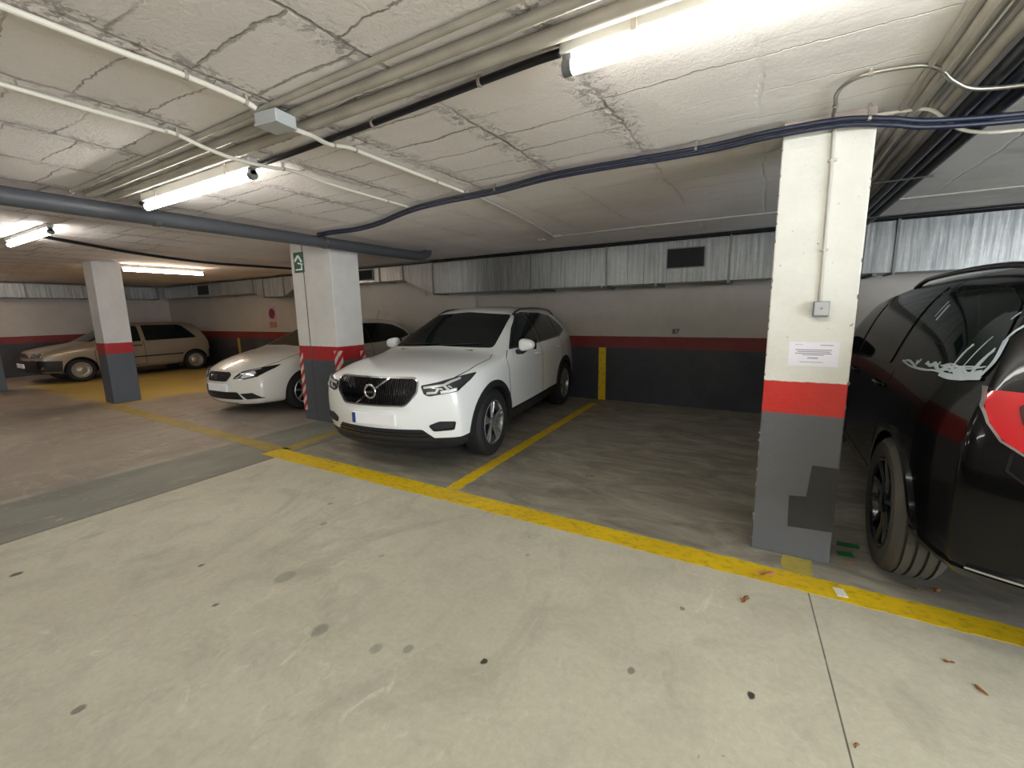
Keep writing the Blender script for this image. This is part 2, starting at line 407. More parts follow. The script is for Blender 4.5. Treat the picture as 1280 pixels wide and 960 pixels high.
def make_body(sp, root):
    L, W = sp['L'], sp['W']; ys = sp['ys']; lines = sp['lines']  # lines 0..7
    K = 10
    bm = bmesh.new(); rings = []
    for y in ys:
        pts = []
        for k in range(8):
            t = interp(lines[k], y)
            x, z = (0, t[0]) if k == 0 else t
            pts.append((x, z))
        xe, ze = pts[7]; pts.append((xe*.5, ze)); pts.append((0, ze))
        Rr = [bm.verts.new((x, y, z)) for x, z in pts]
        Lr = [Rr[0]] + [bm.verts.new((-x, y, z)) for x, z in pts[1:-1]] + [Rr[-1]]
        rings.append((Rr, Lr))
    dk = sp.get('dark_rows', (7, 8, 9))
    def setm(f, k): f.material_index = 1 if k in dk else 0
    for i in range(len(rings)-1):
        (A, A2), (B, B2) = rings[i], rings[i+1]
        for k in range(K-1):
            setm(bm.faces.new((A[k], A[k+1], B[k+1], B[k])), k)
            setm(bm.faces.new((A2[k], B2[k], B2[k+1], A2[k+1])), k)
    for (Rr, Lr), y, flip, cd in ((rings[0], ys[0], False, sp.get('cap_dark_f', (6,))), (rings[-1], ys[-1], True, sp.get('cap_dark_r', (6,)))):
        rows = []
        for k in range(2, 8):
            if k == 2: row = [Lr[2], Lr[1], Rr[0], Rr[1], Rr[2]]
            elif k == 7: row = [Lr[7], Lr[8], Rr[9], Rr[8], Rr[7]]
            else:
                x, z = Rr[k].co.x, Rr[k].co.z
                row = [Lr[k], bm.verts.new((-x*.5, y, z)), bm.verts.new((0, y, z)), bm.verts.new((x*.5, y, z)), Rr[k]]
            rows.append(row)
        for j in range(5):
            for c in range(4):
                q = (rows[j][c], rows[j+1][c], rows[j+1][c+1], rows[j][c+1])
                f = bm.faces.new(q if not flip else q[::-1]); f.material_index = 1 if (j+2) in cd else 0
    # plan curvature and lean of nose and tail
    Ff, Fr = sp['fade_f'], sp['fade_r']
    for v in bm.verts:
        x, y, z = v.co; dy = 0
        ax = (abs(x)/W)**2.4
        t = max(0, 1-y/Ff)**1.3
        dy += t*(sp['plan_f']*ax + lin(sp['lean_f'], z))
        t = max(0, 1-(L-y)/Fr)**1.3
        dy -= t*(sp['plan_r']*ax + lin(sp['lean_r'], z))
        v.co.y = y+dy
    bmesh.ops.recalc_face_normals(bm, faces=bm.faces)
    o = obj('body', bm, parent=None, mats=[sp['paint'], sp.get('lower', M['plastic']), M['under']])
    md = o.modifiers.new('s', 'SUBSURF'); md.levels = 3; md.render_levels = 3
    dg = bpy.context.evaluated_depsgraph_get(); dg.update()
    me = bpy.data.meshes.new_from_object(o.evaluated_get(dg)); o.modifiers.clear()
    old = o.data; o.data = me; bpy.data.meshes.remove(old)
    tmp = bmesh.new(); tmp.from_mesh(me); bvh = BVHTree.FromBMesh(tmp); tmp.free()
    # wheel arches
    cut = bmesh.new()
    for y, r in sp['arches']:
        for s in (1, -1):
            c = Matrix.Translation((s*(W-.17), y, sp['wr'])) @ Matrix.Rotation(R(90), 4, 'Y')
            bmesh.ops.create_cone(cut, cap_ends=True, segments=48, radius1=r, radius2=r, depth=.52, matrix=c)
    co = obj('cutter', cut, M['under'])
    md = o.modifiers.new('b', 'BOOLEAN'); md.operation = 'DIFFERENCE'; md.object = co; md.solver = 'EXACT'; md.material_mode = 'TRANSFER'
    dg = bpy.context.evaluated_depsgraph_get(); dg.update()
    me2 = bpy.data.meshes.new_from_object(o.evaluated_get(dg)); o.modifiers.clear(); o.data = me2
    bpy.data.objects.remove(co)
    for p in me2.polygons: p.use_smooth = True
    me2.set_sharp_from_angle(angle=R(40))
    o.parent = root
    return o, bvh

AX = {'x+': (lambda a, b: Vector((3, a, b)), Vector((-1, 0, 0))), 'x-': (lambda a, b: Vector((-3, a, b)), Vector((1, 0, 0))),
      'y-': (lambda a, b: Vector((a, -2, b)), Vector((0, 1, 0))), 'y+': (lambda a, b: Vector((a, 8, b)), Vector((0, -1, 0))),
      'z+': (lambda a, b: Vector((a, b, 4)), Vector((0, 0, -1)))}
def cast(bvh, ax, a, b, off=0.):
    f, d = AX[ax]; o = f(a, b); loc, nrm, i, dist = bvh.ray_cast(o, d, 20)
    if loc is None or (ax[0] == 'x' and loc.x*d.x > 0):
        loc, nrm, i, dist = bvh.find_nearest(o + d*(2.3 if ax[0] == 'x' else 2.1 if ax == 'y-' else 3.5))
        loc = Vector(loc)
    if nrm.dot(d) > 0: nrm = -nrm
    return loc + nrm*off, nrm

def roundpoly(poly, r=.03, n=3):
    out = []; m = len(poly)
    for i in range(m):
        p0, p, p2 = Vector(poly[i-1]), Vector(poly[i]), Vector(poly[(i+1) % m])
        a = (p0-p); b = (p2-p); ra = min(r, a.length*.45); rb = min(r, b.length*.45)
        A = p+a.normalized()*ra; B = p+b.normalized()*rb
        for k in range(n+1):
            t = k/n; out.append(tuple((1-t)**2*A+2*t*(1-t)*p+t*t*B))
    return out

def patch(name, poly, ax, bvh, parent, m, off=.004, res=.035, rnd=.02, skirt=.02, smooth=60):
    if rnd: poly = roundpoly(poly, rnd)
    bm = bmesh.new(); f = bm.faces.new([bm.verts.new((x, y, 0)) for x, y in poly])
    for i in (0, 1):
        lo = min(p[i] for p in poly); hi = max(p[i] for p in poly); n = max(1, int((hi-lo)/res))
        for k in range(1, n):
            pl = [0, 0, 0]; pl[i] = lo+(hi-lo)*k/n; no = [0, 0, 0]; no[i] = 1
            bmesh.ops.bisect_plane(bm, geom=bm.verts[:]+bm.edges[:]+bm.faces[:], plane_co=pl, plane_no=no, dist=1e-5)
    _, d = AX[ax]
    bd = [e for e in bm.edges if e.is_boundary]
    r = bmesh.ops.extrude_edge_only(bm, edges=bd)
    ext = [v for v in r['geom'] if isinstance(v, bmesh.types.BMVert)]; es = set(ext)
    for v in bm.verts:
        loc, nrm = cast(bvh, ax, v.co.x, v.co.y, -skirt if v in es else off)
        v.co = loc
    bmesh.ops.triangulate(bm, faces=[q for q in bm.faces if len(q.verts) > 4])
    bmesh.ops.recalc_face_normals(bm, faces=bm.faces)
    tot = sum((q.normal.dot(d)*q.calc_area() for q in bm.faces), 0.)
    if tot > 0: bmesh.ops.reverse_faces(bm, faces=bm.faces)
    return obj(name, bm, m, parent, smooth)

def strip(name, pts, w, ax, bvh, parent, m, off=.005, closed=False, res=.04, skirt=.012, bm=None):
    own = bm is None
    bm = bm or bmesh.new(); P = []
    n = len(pts)
    for i in range(n if closed else n-1):
        a, b = Vector(pts[i]), Vector(pts[(i+1) % n]); k = max(1, int((b-a).length/res))
        for j in range(k): P.append(a+(b-a)*j/k)
    if not closed: P.append(Vector(pts[-1]))
    rows = []; n = len(P)
    for i, p in enumerate(P):
        t = (P[(i+1) % n]-P[i-1]) if closed else (P[min(i+1, n-1)]-P[max(i-1, 0)])
        t.normalize(); q = Vector((-t.y, t.x))*w/2
        row = []
        for pt, of in ((p-q, -skirt), (p-q, off), (p, off), (p+q, off), (p+q, -skirt)):
            loc, nr = cast(bvh, ax, pt.x, pt.y, of); row.append(bm.verts.new(loc))
        rows.append(row)
    for i in range(n if closed else n-1):
        A, B = rows[i], rows[(i+1) % n]
        for k in range(4): bm.faces.new((A[k], A[k+1], B[k+1], B[k]))
    if not own: return bm
    bmesh.ops.recalc_face_normals(bm, faces=bm.faces)
    _, d = AX[ax]
    if sum(q.normal.dot(d)*q.calc_area() for q in bm.faces) > 0: bmesh.ops.reverse_faces(bm, faces=bm.faces)
    return obj(name, bm, m, parent, 60)

def wheel(root, side, y, r, rr, w, xo, style, tyre=None, grooves=False):
    """side +-1, r tyre radius, rr rim radius, xo outer face distance from centre line"""
    tyre = tyre or M['rubber']; bm = bmesh.new(); g = .008 if grooves else 0
    prof = [(rr, -w+.02), (rr+.02, -w), (r-.035, -w), (r-.008, -w+.025)]
    if grooves:
        for k in range(4):
            a = -w+.05+k*(w-.1)/3.
            prof += [(r, a-.006), (r-.012, a-.004), (r-.012, a+.004), (r, a+.006)]
    else: prof += [(r, -w+.05), (r, -.05)]
    prof += [(r-.008, -.025), (r-.035, -.002), (rr+.03, .0), (rr+.008, -.006), (rr, -.02), (rr, -w+.02)]
    lathe(bm, [(a, b*side) for a, b in prof], 56)
    bmesh.ops.remove_doubles(bm, verts=bm.verts, dist=1e-5); bmesh.ops.recalc_face_normals(bm, faces=bm.faces)
    t = obj('tyre', bm, tyre, root, 35); t.location = (side*xo, y, r)
    bm = bmesh.new(); s = side
    rimm = {'five': M['alloy'], 'ten': M['alloy_black'], 'cap': M['hubcap'], 'multi': M['alloy']}[style]
    lathe(bm, [(a, b*s) for a, b in [(rr+.006, -.012), (rr-.004, -.004), (rr-.016, -.010), (rr-.024, -.03), (rr-.03, -w+.03), (rr+.0, -w+.02)]], 48)
    if style == 'cap':
        lathe(bm, [(a, b*s) for a, b in [(rr-.02, -.03), (rr*.8, -.012), (rr*.62, -.02), (rr*.55, -.035), (rr*.42, -.02), (rr*.3, -.012), (.05, -.01), (.001, -.005)]], 48)
        for k in range(12):
            a = 2*pi*k/12; c = Vector((s*-.012, cos(a)*rr*.72, sin(a)*rr*.72))
            bmesh.ops.create_icosphere(bm, subdivisions=1, radius=.014, matrix=Matrix.Translation(c))
    else:
        nsp = {'five': 5, 'ten': 10, 'multi': 7}[style]
        for k in range(nsp):
            a = 2*pi*k/nsp+.3
            wi, wo = {'five': (.030, .042), 'ten': (.014, .012), 'multi': (.02, .022)}[style]
            da = .0
            subs = [(a, wi, wo)]
            if style == 'five': subs = [(a-.13, wi*.55, wo*.6), (a+.13, wi*.55, wo*.6)]
            for aa, w1, w2 in subs:
                rad = Vector((0, cos(aa), sin(aa))); tan = Vector((0, -sin(aa), cos(aa)))
                if style == 'five': base = Vector((0, cos(a), sin(a)))
                else: base = rad
                prev = None
                for q, (rho, dep, ww) in enumerate([(.03, -.022, w1*1.4), (rr*.5, -.022, w1), (rr*.85, -.010, w2), (rr-.008, -.012, w2*1.1)]):
                    dd = base if q == 0 else rad
                    c = dd*rho
                    ring = [bm.verts.new(c+tan*ww+Vector((s*(dep-.012), 0, 0))), bm.verts.new(c+tan*ww*.6+Vector((s*dep, 0, 0))),
                            bm.verts.new(c-tan*ww*.6+Vector((s*dep, 0, 0))), bm.verts.new(c-tan*ww+Vector((s*(dep-.012), 0, 0))),
                            bm.verts.new(c+Vector((s*(dep-.04), 0, 0)))]
                    if prev:
                        for j in range(5): bm.faces.new((prev[j], prev[(j+1) % 5], ring[(j+1) % 5], ring[j]))
                    prev = ring
                bm.faces.new(prev)
        lathe(bm, [(a_, b_*s) for a_, b_ in [(.062, -.05), (.06, -.016), (.045, -.010), (.001, -.008)]], 24)
    bmesh.ops.recalc_face_normals(bm, faces=bm.faces)
    rim = obj('wheel_rim', bm, rimm, t, 35)
    bm = bmesh.new(); lathe(bm, [(.001, s*-.08), (rr-.03, s*-.08), (rr-.03, s*-.1), (.001, s*-.1)], 32)
    obj('brake_disc', bm, M['under'], t, 35)
    return t

def car_finish(sp, root, bvh): pass

def mirror_part(root, bvh, x, y, z, m, s, size=(.13, .10, .085)):
    bm = bmesh.new()
    bmesh.ops.create_uvsphere(bm, u_segments=20, v_segments=12, radius=1)
    for v in bm.verts:
        c = v.co; q = Vector([math.copysign(abs(c[i])**.72, c[i]) for i in range(3)])
        taper = 1-.25*(q.x*s)
        v.co = Vector((q.x*size[0]*1.0, q.y*size[1]*.75*taper, q.z*size[2]*taper)) + Vector((x+s*.10, y, z))
    bmesh.ops.recalc_face_normals(bm, faces=bm.faces)
    h = obj('side_mirror', bm, m, root, 60)
    bm = bmesh.new(); tube(bm, [(x-s*.04, y, z-.09), (x+s*.04, y, z-.085), (x+s*.08, y, z-.05)], [.03, .028, .035], 10)
    obj('mirror_stalk', bm, M['plastic'], h, 60)
    bm = boxm((x+s*.10-.10, y+size[1]*.62, z-.055), (x+s*.10+.10, y+size[1]*.78, z+.055), .01)
    obj('mirror_glass', bm, M['glass'], h)

def handle(root, bvh, y, z, s, m):
    loc, n = cast(bvh, 'x+' if s > 0 else 'x-', y, z, .02)
    bm = bmesh.new(); x = loc.x
    tube(bm, smoothpath([(x-s*.03, y-.10, z), (x, y-.085, z), (x+s*.006, y, z+.002), (x, y+.085, z), (x-s*.03, y+.10, z)], 4), .013, 8)
    obj('door_handle', bm, m, root, 60)

def arch_trim(root, bvh, y, z, r0, r1, a0, a1, s, m):
    pts = [(y+cos(a)*(r0+r1)/2, z+sin(a)*(r0+r1)/2) for a in [a0+(a1-a0)*k/24 for k in range(25)]]
    strip('wheel_arch_trim', pts, r1-r0, 'x+' if s > 0 else 'x-', bvh, root, m, off=.012, res=.05, skirt=.03)

def rail(root, bvh, x0, y0, y1, s, m, lift=.045):
    pts = []
    for k in range(15):
        t = k/14; y = y0+(y1-y0)*t; x = s*(x0 - .02*t)
        loc, n = cast(bvh, 'z+', x, y); e = min(1, min(t, 1-t)*7); pts.append(loc+Vector((0, 0, lift*e**.6)))
    bm = bmesh.new(); tube(bm, pts, .016, 8); obj('roof_rail', bm, m, root, 60)

def text_mesh(name, s, size, m, parent=None, depth=.002, loc=(0, 0, 0), rot=(0, 0, 0), bold=0.):
    cu = bpy.data.curves.new(name, 'FONT'); cu.body = s; cu.size = size; cu.extrude = depth; cu.align_x = 'CENTER'; cu.align_y = 'CENTER'; cu.offset = bold
    t = bpy.data.objects.new(name, cu); COL.objects.link(t)
    dg = bpy.context.evaluated_depsgraph_get(); dg.update()
    me = bpy.data.meshes.new_from_object(t.evaluated_get(dg)); bpy.data.objects.remove(t)
    o = obj(name, me, None, parent); me.materials.clear(); me.materials.append(m); o.location = loc; o.rotation_euler = rot; return o

def plate_part(root, bvh, z, w=.52, h=.11, y=None, ax='y-', x=0):
    if y is None: y = cast(bvh, ax, x, z)[0].y
    s = -1 if ax == 'y-' else 1
    lo, hi = sorted((y+s*.012, y-s*.02))
    p = obj('number_plate', boxm((x-w/2, lo, z-h/2), (x+w/2, hi, z+h/2), .004), M['plate'], root)
    lo, hi = sorted((y+s*.014, y+s*.010))
    obj('plate_strip', boxm((x-w/2+.004, lo, z-h/2+.004), (x-w/2+.045, hi, z+h/2-.004)), M['plate_blue'], p)

# ---- white SUV -------------------------------------------------------------
def white_suv():
    L = 4.43
    root = thing('suv_car', 'white SUV with a diagonal bar across its black grille, facing forward beside the middle pillar', 'car', (-3.185, 2.79, 0), R(7.6)); root.scale = (.965, 1, .985)
    sp = dict(L=L, W=.93, paint=M['white_paint'], ys=[0, .05, .22, .5, .8, 1.05, 1.2, 1.4, 1.75, 2.02, 2.15, 2.5, 3.1, 3.6, 4.0, 4.25, 4.38, 4.43],
      lines=[
       [(0, .93), (.05, .975), (.22, 1.01), (.5, 1.045), (1.05, 1.09), (1.2, 1.12), (2.02, 1.535), (2.15, 1.575), (2.5, 1.615), (3.1, 1.62), (3.8, 1.59), (4.43, 1.54)],
       [(0, .42, .92), (.05, .42, .965), (.5, .43, 1.035), (1.05, .43, 1.08), (1.2, .42, 1.11), (2.02, .35, 1.52), (2.15, .345, 1.56), (2.5, .34, 1.60), (3.1, .34, 1.605), (3.8, .33, 1.575), (4.43, .32, 1.525)],
       [(0, .72, .885), (.05, .745, .925), (.5, .80, .99), (1.05, .80, 1.04), (1.2, .785, 1.065), (2.02, .675, 1.465), (2.15, .66, 1.51), (2.5, .645, 1.55), (3.1, .64, 1.555), (3.8, .62, 1.525), (4.43, .58, 1.46)],
       [(0, .77, .82), (.05, .80, .86), (.5, .87, .95), (1.05, .868, 1.00), (1.2, .865, 1.025), (2.02, .87, 1.06), (3.1, .865, 1.10), (3.8, .84, 1.15), (4.43, .78, 1.15)],
       [(0, .80, .72), (.05, .835, .75), (.5, .905, .85), (1.05, .915, .91), (2.02, .91, .93), (3.1, .91, .96), (3.8, .905, .98), (4.43, .83, .97)],
       [(0, .81, .55), (.05, .85, .57), (.5, .925, .66), (1.05, .93, .70), (2.02, .90, .70), (3.1, .90, .70), (3.7, .93, .72), (4.43, .85, .70)],
       [(0, .80, .33), (.05, .84, .33), (.5, .92, .38), (1.05, .925, .40), (2.02, .905, .38), (3.1, .905, .40), (3.7, .93, .42), (4.43, .85, .45)],
       [(0, .74, .21), (.05, .79, .20), (.5, .86, .20), (1.05, .88, .20), (3.1, .87, .21), (3.7, .88, .23), (4.43, .80, .30)]],
      dark_rows=(6, 7, 8), fade_f=1.0, fade_r=.75, plan_f=.32, plan_r=.16,
      lean_f=[(.2, .12), (.33, .03), (.45, 0), (.72, .0), (.88, .035), (.96, .09), (1.1, .12)],
      lean_r=[(.3, .08), (.5, 0), (.9, .02), (1.15, .08), (1.5, .40), (1.6, .45)],
      arches=[(.86, .40), (3.56, .40)], wr=.36)
    body, bvh = make_body(sp, root)
    W = M['white_paint']
    # windscreen, side glass
    patch('windscreen', [(-.70, 1.115), (0, 1.135), (.70, 1.115), (.585, 1.485), (0, 1.525), (-.585, 1.485)], 'y-', bvh, root, M['glass'], .004, .05, .04)
    patch('rear_window', [(-.62, 1.12), (.62, 1.12), (.50, 1.46), (-.50, 1.46)], 'y+', bvh, root, M['glass'], .004, .05, .05)
    for s, ax in ((1, 'x+'), (-1, 'x-')):
        dlo = [(1.46, 1.085), (2.4, 1.095), (3.45, 1.125), (3.88, 1.21), (3.80, 1.30), (3.50, 1.46), (3.1, 1.50), (2.45, 1.515), (2.18, 1.485), (1.85, 1.32)]
        patch('window_trim', dlo, ax, bvh, root, M['plastic_gloss'], .004, .05, .03)
        patch('side_window', [(1.56, 1.11), (2.44, 1.12), (2.44, 1.495), (2.22, 1.47), (1.88, 1.305)], ax, bvh, root, M['glass'], .009, .05, .02)
        patch('side_window', [(2.52, 1.12), (3.24, 1.14), (3.32, 1.46), (3.1, 1.482), (2.52, 1.495)], ax, bvh, root, M['glass'], .009, .05, .02)
        patch('side_window', [(3.31, 1.145), (3.46, 1.15), (3.82, 1.215), (3.72, 1.31), (3.48, 1.43), (3.38, 1.45)], ax, bvh, root, M['glass'], .009, .05, .02)
        gap = bmesh.new()
        for pts in ([(1.30, .38), (1.27, .75), (1.28, 1.0), (1.42, 1.08)], [(2.48, .38), (2.48, 1.10)], [(2.48, .385), (3.16, .385), (3.24, .62), (3.42, .80), (3.50, 1.0), (3.42, 1.12)], [(1.30, .385), (2.48, .385)]):
            strip('', pts, .009, ax, bvh, root, None, off=.0012, bm=gap)
        obj('door_gap', gap, M['under'], root, 60)
        handle(root, bvh, 2.30, .97, s, W); handle(root, bvh, 3.28, .99, s, W)
        mirror_part(root, bvh, s*.90, 1.62, 1.13, W, s, (.10, .09, .07))
        for yc in (.86, 3.56): arch_trim(root, bvh, yc, .36, .39, .455, R(-22), R(202), s, M['plastic'])
        rail(root, bvh, .585, 2.15, 3.95, s, M['plastic_gloss'])
        # headlamp with T-shaped light
        hl = [(s*.50, .855), (s*.66, .885), (s*.85, .935), (s*.845, .88), (s*.81, .79), (s*.58, .755), (s*.535, .775)]
        hp = patch('headlamp', hl, 'y-', bvh, root, M['lens'], .010, .03, .015)
        strip('daytime_light', [(s*.53, .835), (s*.70, .855), (s*.79, .90)], .020, 'y-', bvh, hp, M['led'], off=.016)
        strip('daytime_light', [(s*.70, .855), (s*.755, .80)], .018, 'y-', bvh, hp, M['led'], off=.016)
        strip('daytime_light', [(s*.56, .785), (s*.64, .79), (s*.66, .83)], .022, 'y-', bvh, hp, M['led'], off=.016)
        strip('daytime_light', [(s*.68, .79), (s*.80, .81)], .026, 'y-', bvh, hp, M['led'], off=.014)
        # bumper side intake
        sv = patch('bumper_vent', [(s*.56, .475), (s*.60, .415), (s*.78, .425), (s*.80, .51), (s*.66, .515)], 'y-', bvh, root, M['plastic'], .006, .03, .02)
        strip('vent_edge', [(s*.60, .43), (s*.775, .44), (s*.79, .50)], .012, 'y-', bvh, sv, M['plastic_gloss'], off=.012)
        patch('tail_lamp', [(s*.56, 1.05), (s*.70, 1.05), (s*.62, 1.30), (s*.56, 1.36)], 'y+', bvh, root, M['tail_red'], .01, .05, .02)
    # grille
    gp = [(-.43, .915), (.43, .915), (.475, .885), (.475, .79), (.36, .665), (-.36, .665), (-.475, .79), (-.475, .885)]
    g = patch('grille', gp, 'y-', bvh, root, M['plastic'], .003, .03, .02)
    sl = bmesh.new()
    for k in range(-19, 20):
        x = k*.0235
        zt = .905-max(0, abs(x)-.43)*.8; zb = .675+max(0, (abs(x)-.34))*1.05
        strip('', [(x, zb), (x, zt)], .008, 'y-', bvh, g, None, off=.016, skirt=.0, bm=sl)
    obj('grille_slats', sl, M['plastic_gloss'], g)
    strip('grille_frame', roundpoly(gp, .03), .014, 'y-', bvh, g, M['chrome'], off=.022, closed=True)
    c, n = cast(bvh, 'y-', 0, .79, .03)
    bm = bmesh.new(); tube(bm, [(c.x+.062*cos(t), c.y, c.z+.062*sin(t)) for t in [2*pi*k/32 for k in range(32)]], .013, 8, closed=True)
    e = obj('ring_emblem', bm, M['chrome'], g, 60)
    bm = boxm((-.075, c.y-.006, .782), (.075, c.y+.004, .80), .002); obj('emblem_bar', bm, M['plastic_gloss'], e)
    text_mesh('emblem_letters', 'VOLVO', .026, M['chrome'], e, .002, (0, c.y-.009, .791), (R(90), 0, 0), .0006)
    strip('diagonal_bar', [(-.185, .672), (-.055, .755)], .016, 'y-', bvh, g, M['chrome'], off=.024)
    strip('diagonal_bar', [(.055, .825), (.185, .908)], .016, 'y-', bvh, g, M['chrome'], off=.024)
    # lower intake
    lp = [(-.50, .435), (.50, .435), (.62, .325), (-.62, .325)]
    li = patch('lower_intake', lp, 'y-', bvh, root, M['plastic'], .004, .04, .02)
    for z in (.36, .395): strip('intake_bar', [(-.54, z), (.54, z)], .010, 'y-', bvh, li, M['plastic_gloss'], off=.014)
    strip('bumper_lip', [(-.66, .285), (.66, .285)], .03, 'y-', bvh, root, M['plastic'], off=.014)
    plate_part(root, bvh, .525, .52, .11)
    # bonnet shut line and creases
    for s in (1, -1): strip('bonnet_gap', [(s*.745, .30), (s*.79, .55), (s*.80, 1.0), (s*.76, 1.14)], .008, 'z+', bvh, root, M['under'], off=.001)
    for s in (1, -1):
        wheel(root, s, .86, .36, .235, .225, .915, 'five'); wheel(root, s, 3.56, .36, .235, .225, .915, 'five')
    bm = boxm((-.5, 1.15, 1.085), (.5, 1.30, 1.10)); 
    obj('cowl_panel', bm, M['plastic'], root)
    for x0 in (-.55, .02):
        pts = []
        for t in range(8):
            p, n_ = cast(bvh, 'y-', x0+t*.075, 1.135+.018*(t/7), .012); pts.append(p)
        bm = bmesh.new(); tube(bm, pts, .006, 6); obj('wiper', bm, M['plastic'], root)
    return root

# ---- white hatchback -------------------------------------------------------
def white_hatch():
    L = 4.06
    root = thing('hatchback_car', 'white hatchback with a small black grille, parked behind the middle pillar', 'car', (-7.18, 3.34, 0), R(1.5))
    P = M['white_paint_warm']
    sp = dict(L=L, W=.86, paint=P, ys=[0, .05, .22, .5, .8, 1.0, 1.15, 1.4, 1.75, 2.0, 2.15, 2.5, 3.0, 3.4, 3.7, 3.9, 4.01, 4.06],
      lines=[
       [(0, .70), (.05, .745), (.22, .82), (.5, .89), (1.0, .965), (1.15, .99), (2.0, 1.37), (2.15, 1.40), (2.5, 1.435), (3.0, 1.43), (3.6, 1.38), (4.06, 1.32)],
       [(0, .36, .69), (.05, .38, .74), (.22, .40, .815), (.5, .40, .88), (1.0, .40, .955), (1.15, .40, .98), (2.0, .34, 1.36), (2.5, .33, 1.42), (3.0, .33, 1.415), (3.6, .32, 1.365), (4.06, .31, 1.305)],
       [(0, .60, .66), (.05, .63, .70), (.22, .68, .77), (.5, .72, .83), (1.0, .735, .91), (1.15, .72, .94), (2.0, .61, 1.31), (2.5, .58, 1.37), (3.0, .575, 1.365), (3.6, .56, 1.31), (4.06, .52, 1.25)],
       [(0, .67, .61), (.05, .70, .64), (.22, .75, .70), (.5, .79, .77), (1.0, .80, .86), (2.0, .80, .92), (3.0, .79, .96), (3.6, .77, 1.02), (4.06, .70, 1.0)],
       [(0, .70, .55), (.05, .73, .57), (.5, .825, .69), (1.0, .845, .77), (2.0, .84, .80), (3.0, .84, .83), (3.6, .84, .86), (4.06, .76, .84)],
       [(0, .72, .44), (.05, .75, .45), (.5, .85, .55), (1.0, .86, .60), (2.0, .835, .58), (3.0, .84, .60), (3.5, .86, .62), (4.06, .78, .60)],
       [(0, .70, .28), (.05, .74, .28), (.5, .84, .32), (1.0, .85, .33), (2.0, .84, .32), (3.0, .84, .33), (3.5, .85, .34), (4.06, .76, .35)],
       [(0, .64, .20), (.05, .68, .18), (.5, .78, .17), (1.0, .80, .17), (3.0, .80, .18), (3.5, .80, .2), (4.06, .72, .26)]],
      dark_rows=(8,), cap_dark_f=(), cap_dark_r=(), fade_f=1.0, fade_r=.8, plan_f=.34, plan_r=.2,
      lean_f=[(.18, .08), (.3, .01), (.45, 0), (.58, .02), (.68, .08), (.78, .14)],
      lean_r=[(.3, .08), (.5, 0), (.85, .03), (1.0, .1), (1.3, .45)],
      arches=[(.93, .345), (3.40, .345)], wr=.315)
    body, bvh = make_body(sp, root)
    patch('windscreen', [(-.64, .985), (0, 1.005), (.64, .985), (.53, 1.31), (0, 1.345), (-.53, 1.31)], 'y-', bvh, root, M['glass'], .004, .05, .04)
    patch('rear_window', [(-.55, 1.0), (.55, 1.0), (.45, 1.26), (-.45, 1.26)], 'y+', bvh, root, M['glass'], .004, .05, .05)
    for s, ax in ((1, 'x+'), (-1, 'x-')):
        patch('window_trim', [(1.42, .955), (2.5, .965), (3.2, .99), (3.52, 1.06), (3.45, 1.17), (3.2, 1.285), (2.9, 1.325), (2.4, 1.335), (2.1, 1.30), (1.8, 1.17)], ax, bvh, root, M['plastic_gloss'], .004, .05, .03)
        patch('side_window', [(1.55, .98), (2.38, .985), (2.38, 1.315), (2.14, 1.285), (1.85, 1.165)], ax, bvh, root, M['glass'], .009, .05, .02)
        patch('side_window', [(2.46, .985), (3.18, 1.01), (3.44, 1.075), (3.38, 1.155), (3.18, 1.265), (2.9, 1.305), (2.46, 1.315)], ax, bvh, root, M['glass'], .009, .05, .03)
        gap = bmesh.new()
        for pts in ([(1.22, .32), (1.18, .7), (1.28, .93)], [(2.42, .32), (2.42, .96)], [(2.42, .32), (2.9, .33), (3.0, .60), (3.25, .85), (3.25, .98)], [(1.22, .33), (2.42, .33)]):
            strip('', pts, .009, ax, bvh, root, None, off=.0012, bm=gap)
        obj('door_gap', gap, M['under'], root, 60)
        handle(root, bvh, 2.25, .84, s, P); handle(root, bvh, 3.05, .87, s, P)
        if s > 0: mirror_part(root, bvh, s*.84, 1.52, 1.0, P, s, (.10, .085, .065))
        hl = [(s*.325, .575), (s*.36, .61), (s*.44, .68), (s*.60, .725), (s*.755, .765), (s*.745, .72), (s*.68, .61), (s*.50, .57)]
        hp = patch('headlamp', hl, 'y-', bvh, root, M['plastic_gloss'], .009, .03, .01)
        patch('headlamp_reflector', [(s*.46, .60), (s*.50, .65), (s*.60, .69), (s*.65, .66), (s*.62, .61), (s*.52, .59)], 'y-', bvh, hp, M['led'], .014, .03, .02)
        strip('daytime_light', [(s*.40, .59), (s*.50, .67), (s*.64, .72)], .010, 'y-', bvh, hp, M['led'], off=.013)
        patch('bumper_vent', [(s*.44, .36), (s*.62, .375), (s*.74, .29), (s*.52, .275)], 'y-', bvh, root, M['plastic'], .006, .03, .015)
    gp = [(-.25, .665), (.25, .665), (.285, .63), (.22, .545), (-.22, .545), (-.285, .63)]
    g = patch('grille', gp, 'y-', bvh, root, M['plastic'], .004, .03, .02)
    strip('grille_frame', roundpoly(gp, .02), .010, 'y-', bvh, g, M['plastic_gloss'], off=.014, closed=True)
    sl = bmesh.new()
    for z in (.57, .593, .616, .639): strip('', [(-.235, z), (.235, z)], .006, 'y-', bvh, g, None, off=.012, skirt=0, bm=sl)
    obj('grille_slats', sl, M['plastic_gloss'], g)
    c, n = cast(bvh, 'y-', 0, .607, .018)
    bm = bmesh.new()
    for poly in ([(-.045, .006), (-.01, .030), (.045, .034), (.030, .012), (-.012, .010)], [(.045, -.006), (.01, -.030), (-.045, -.034), (-.030, -.012), (.012, -.010)]):
        prism(bm, poly, -.004, .004)
    bm.transform(Matrix.Rotation(R(90), 4, 'X')); e = obj('emblem', bm, M['chrome'], g); e.location = (0, c.y-.004, .607)
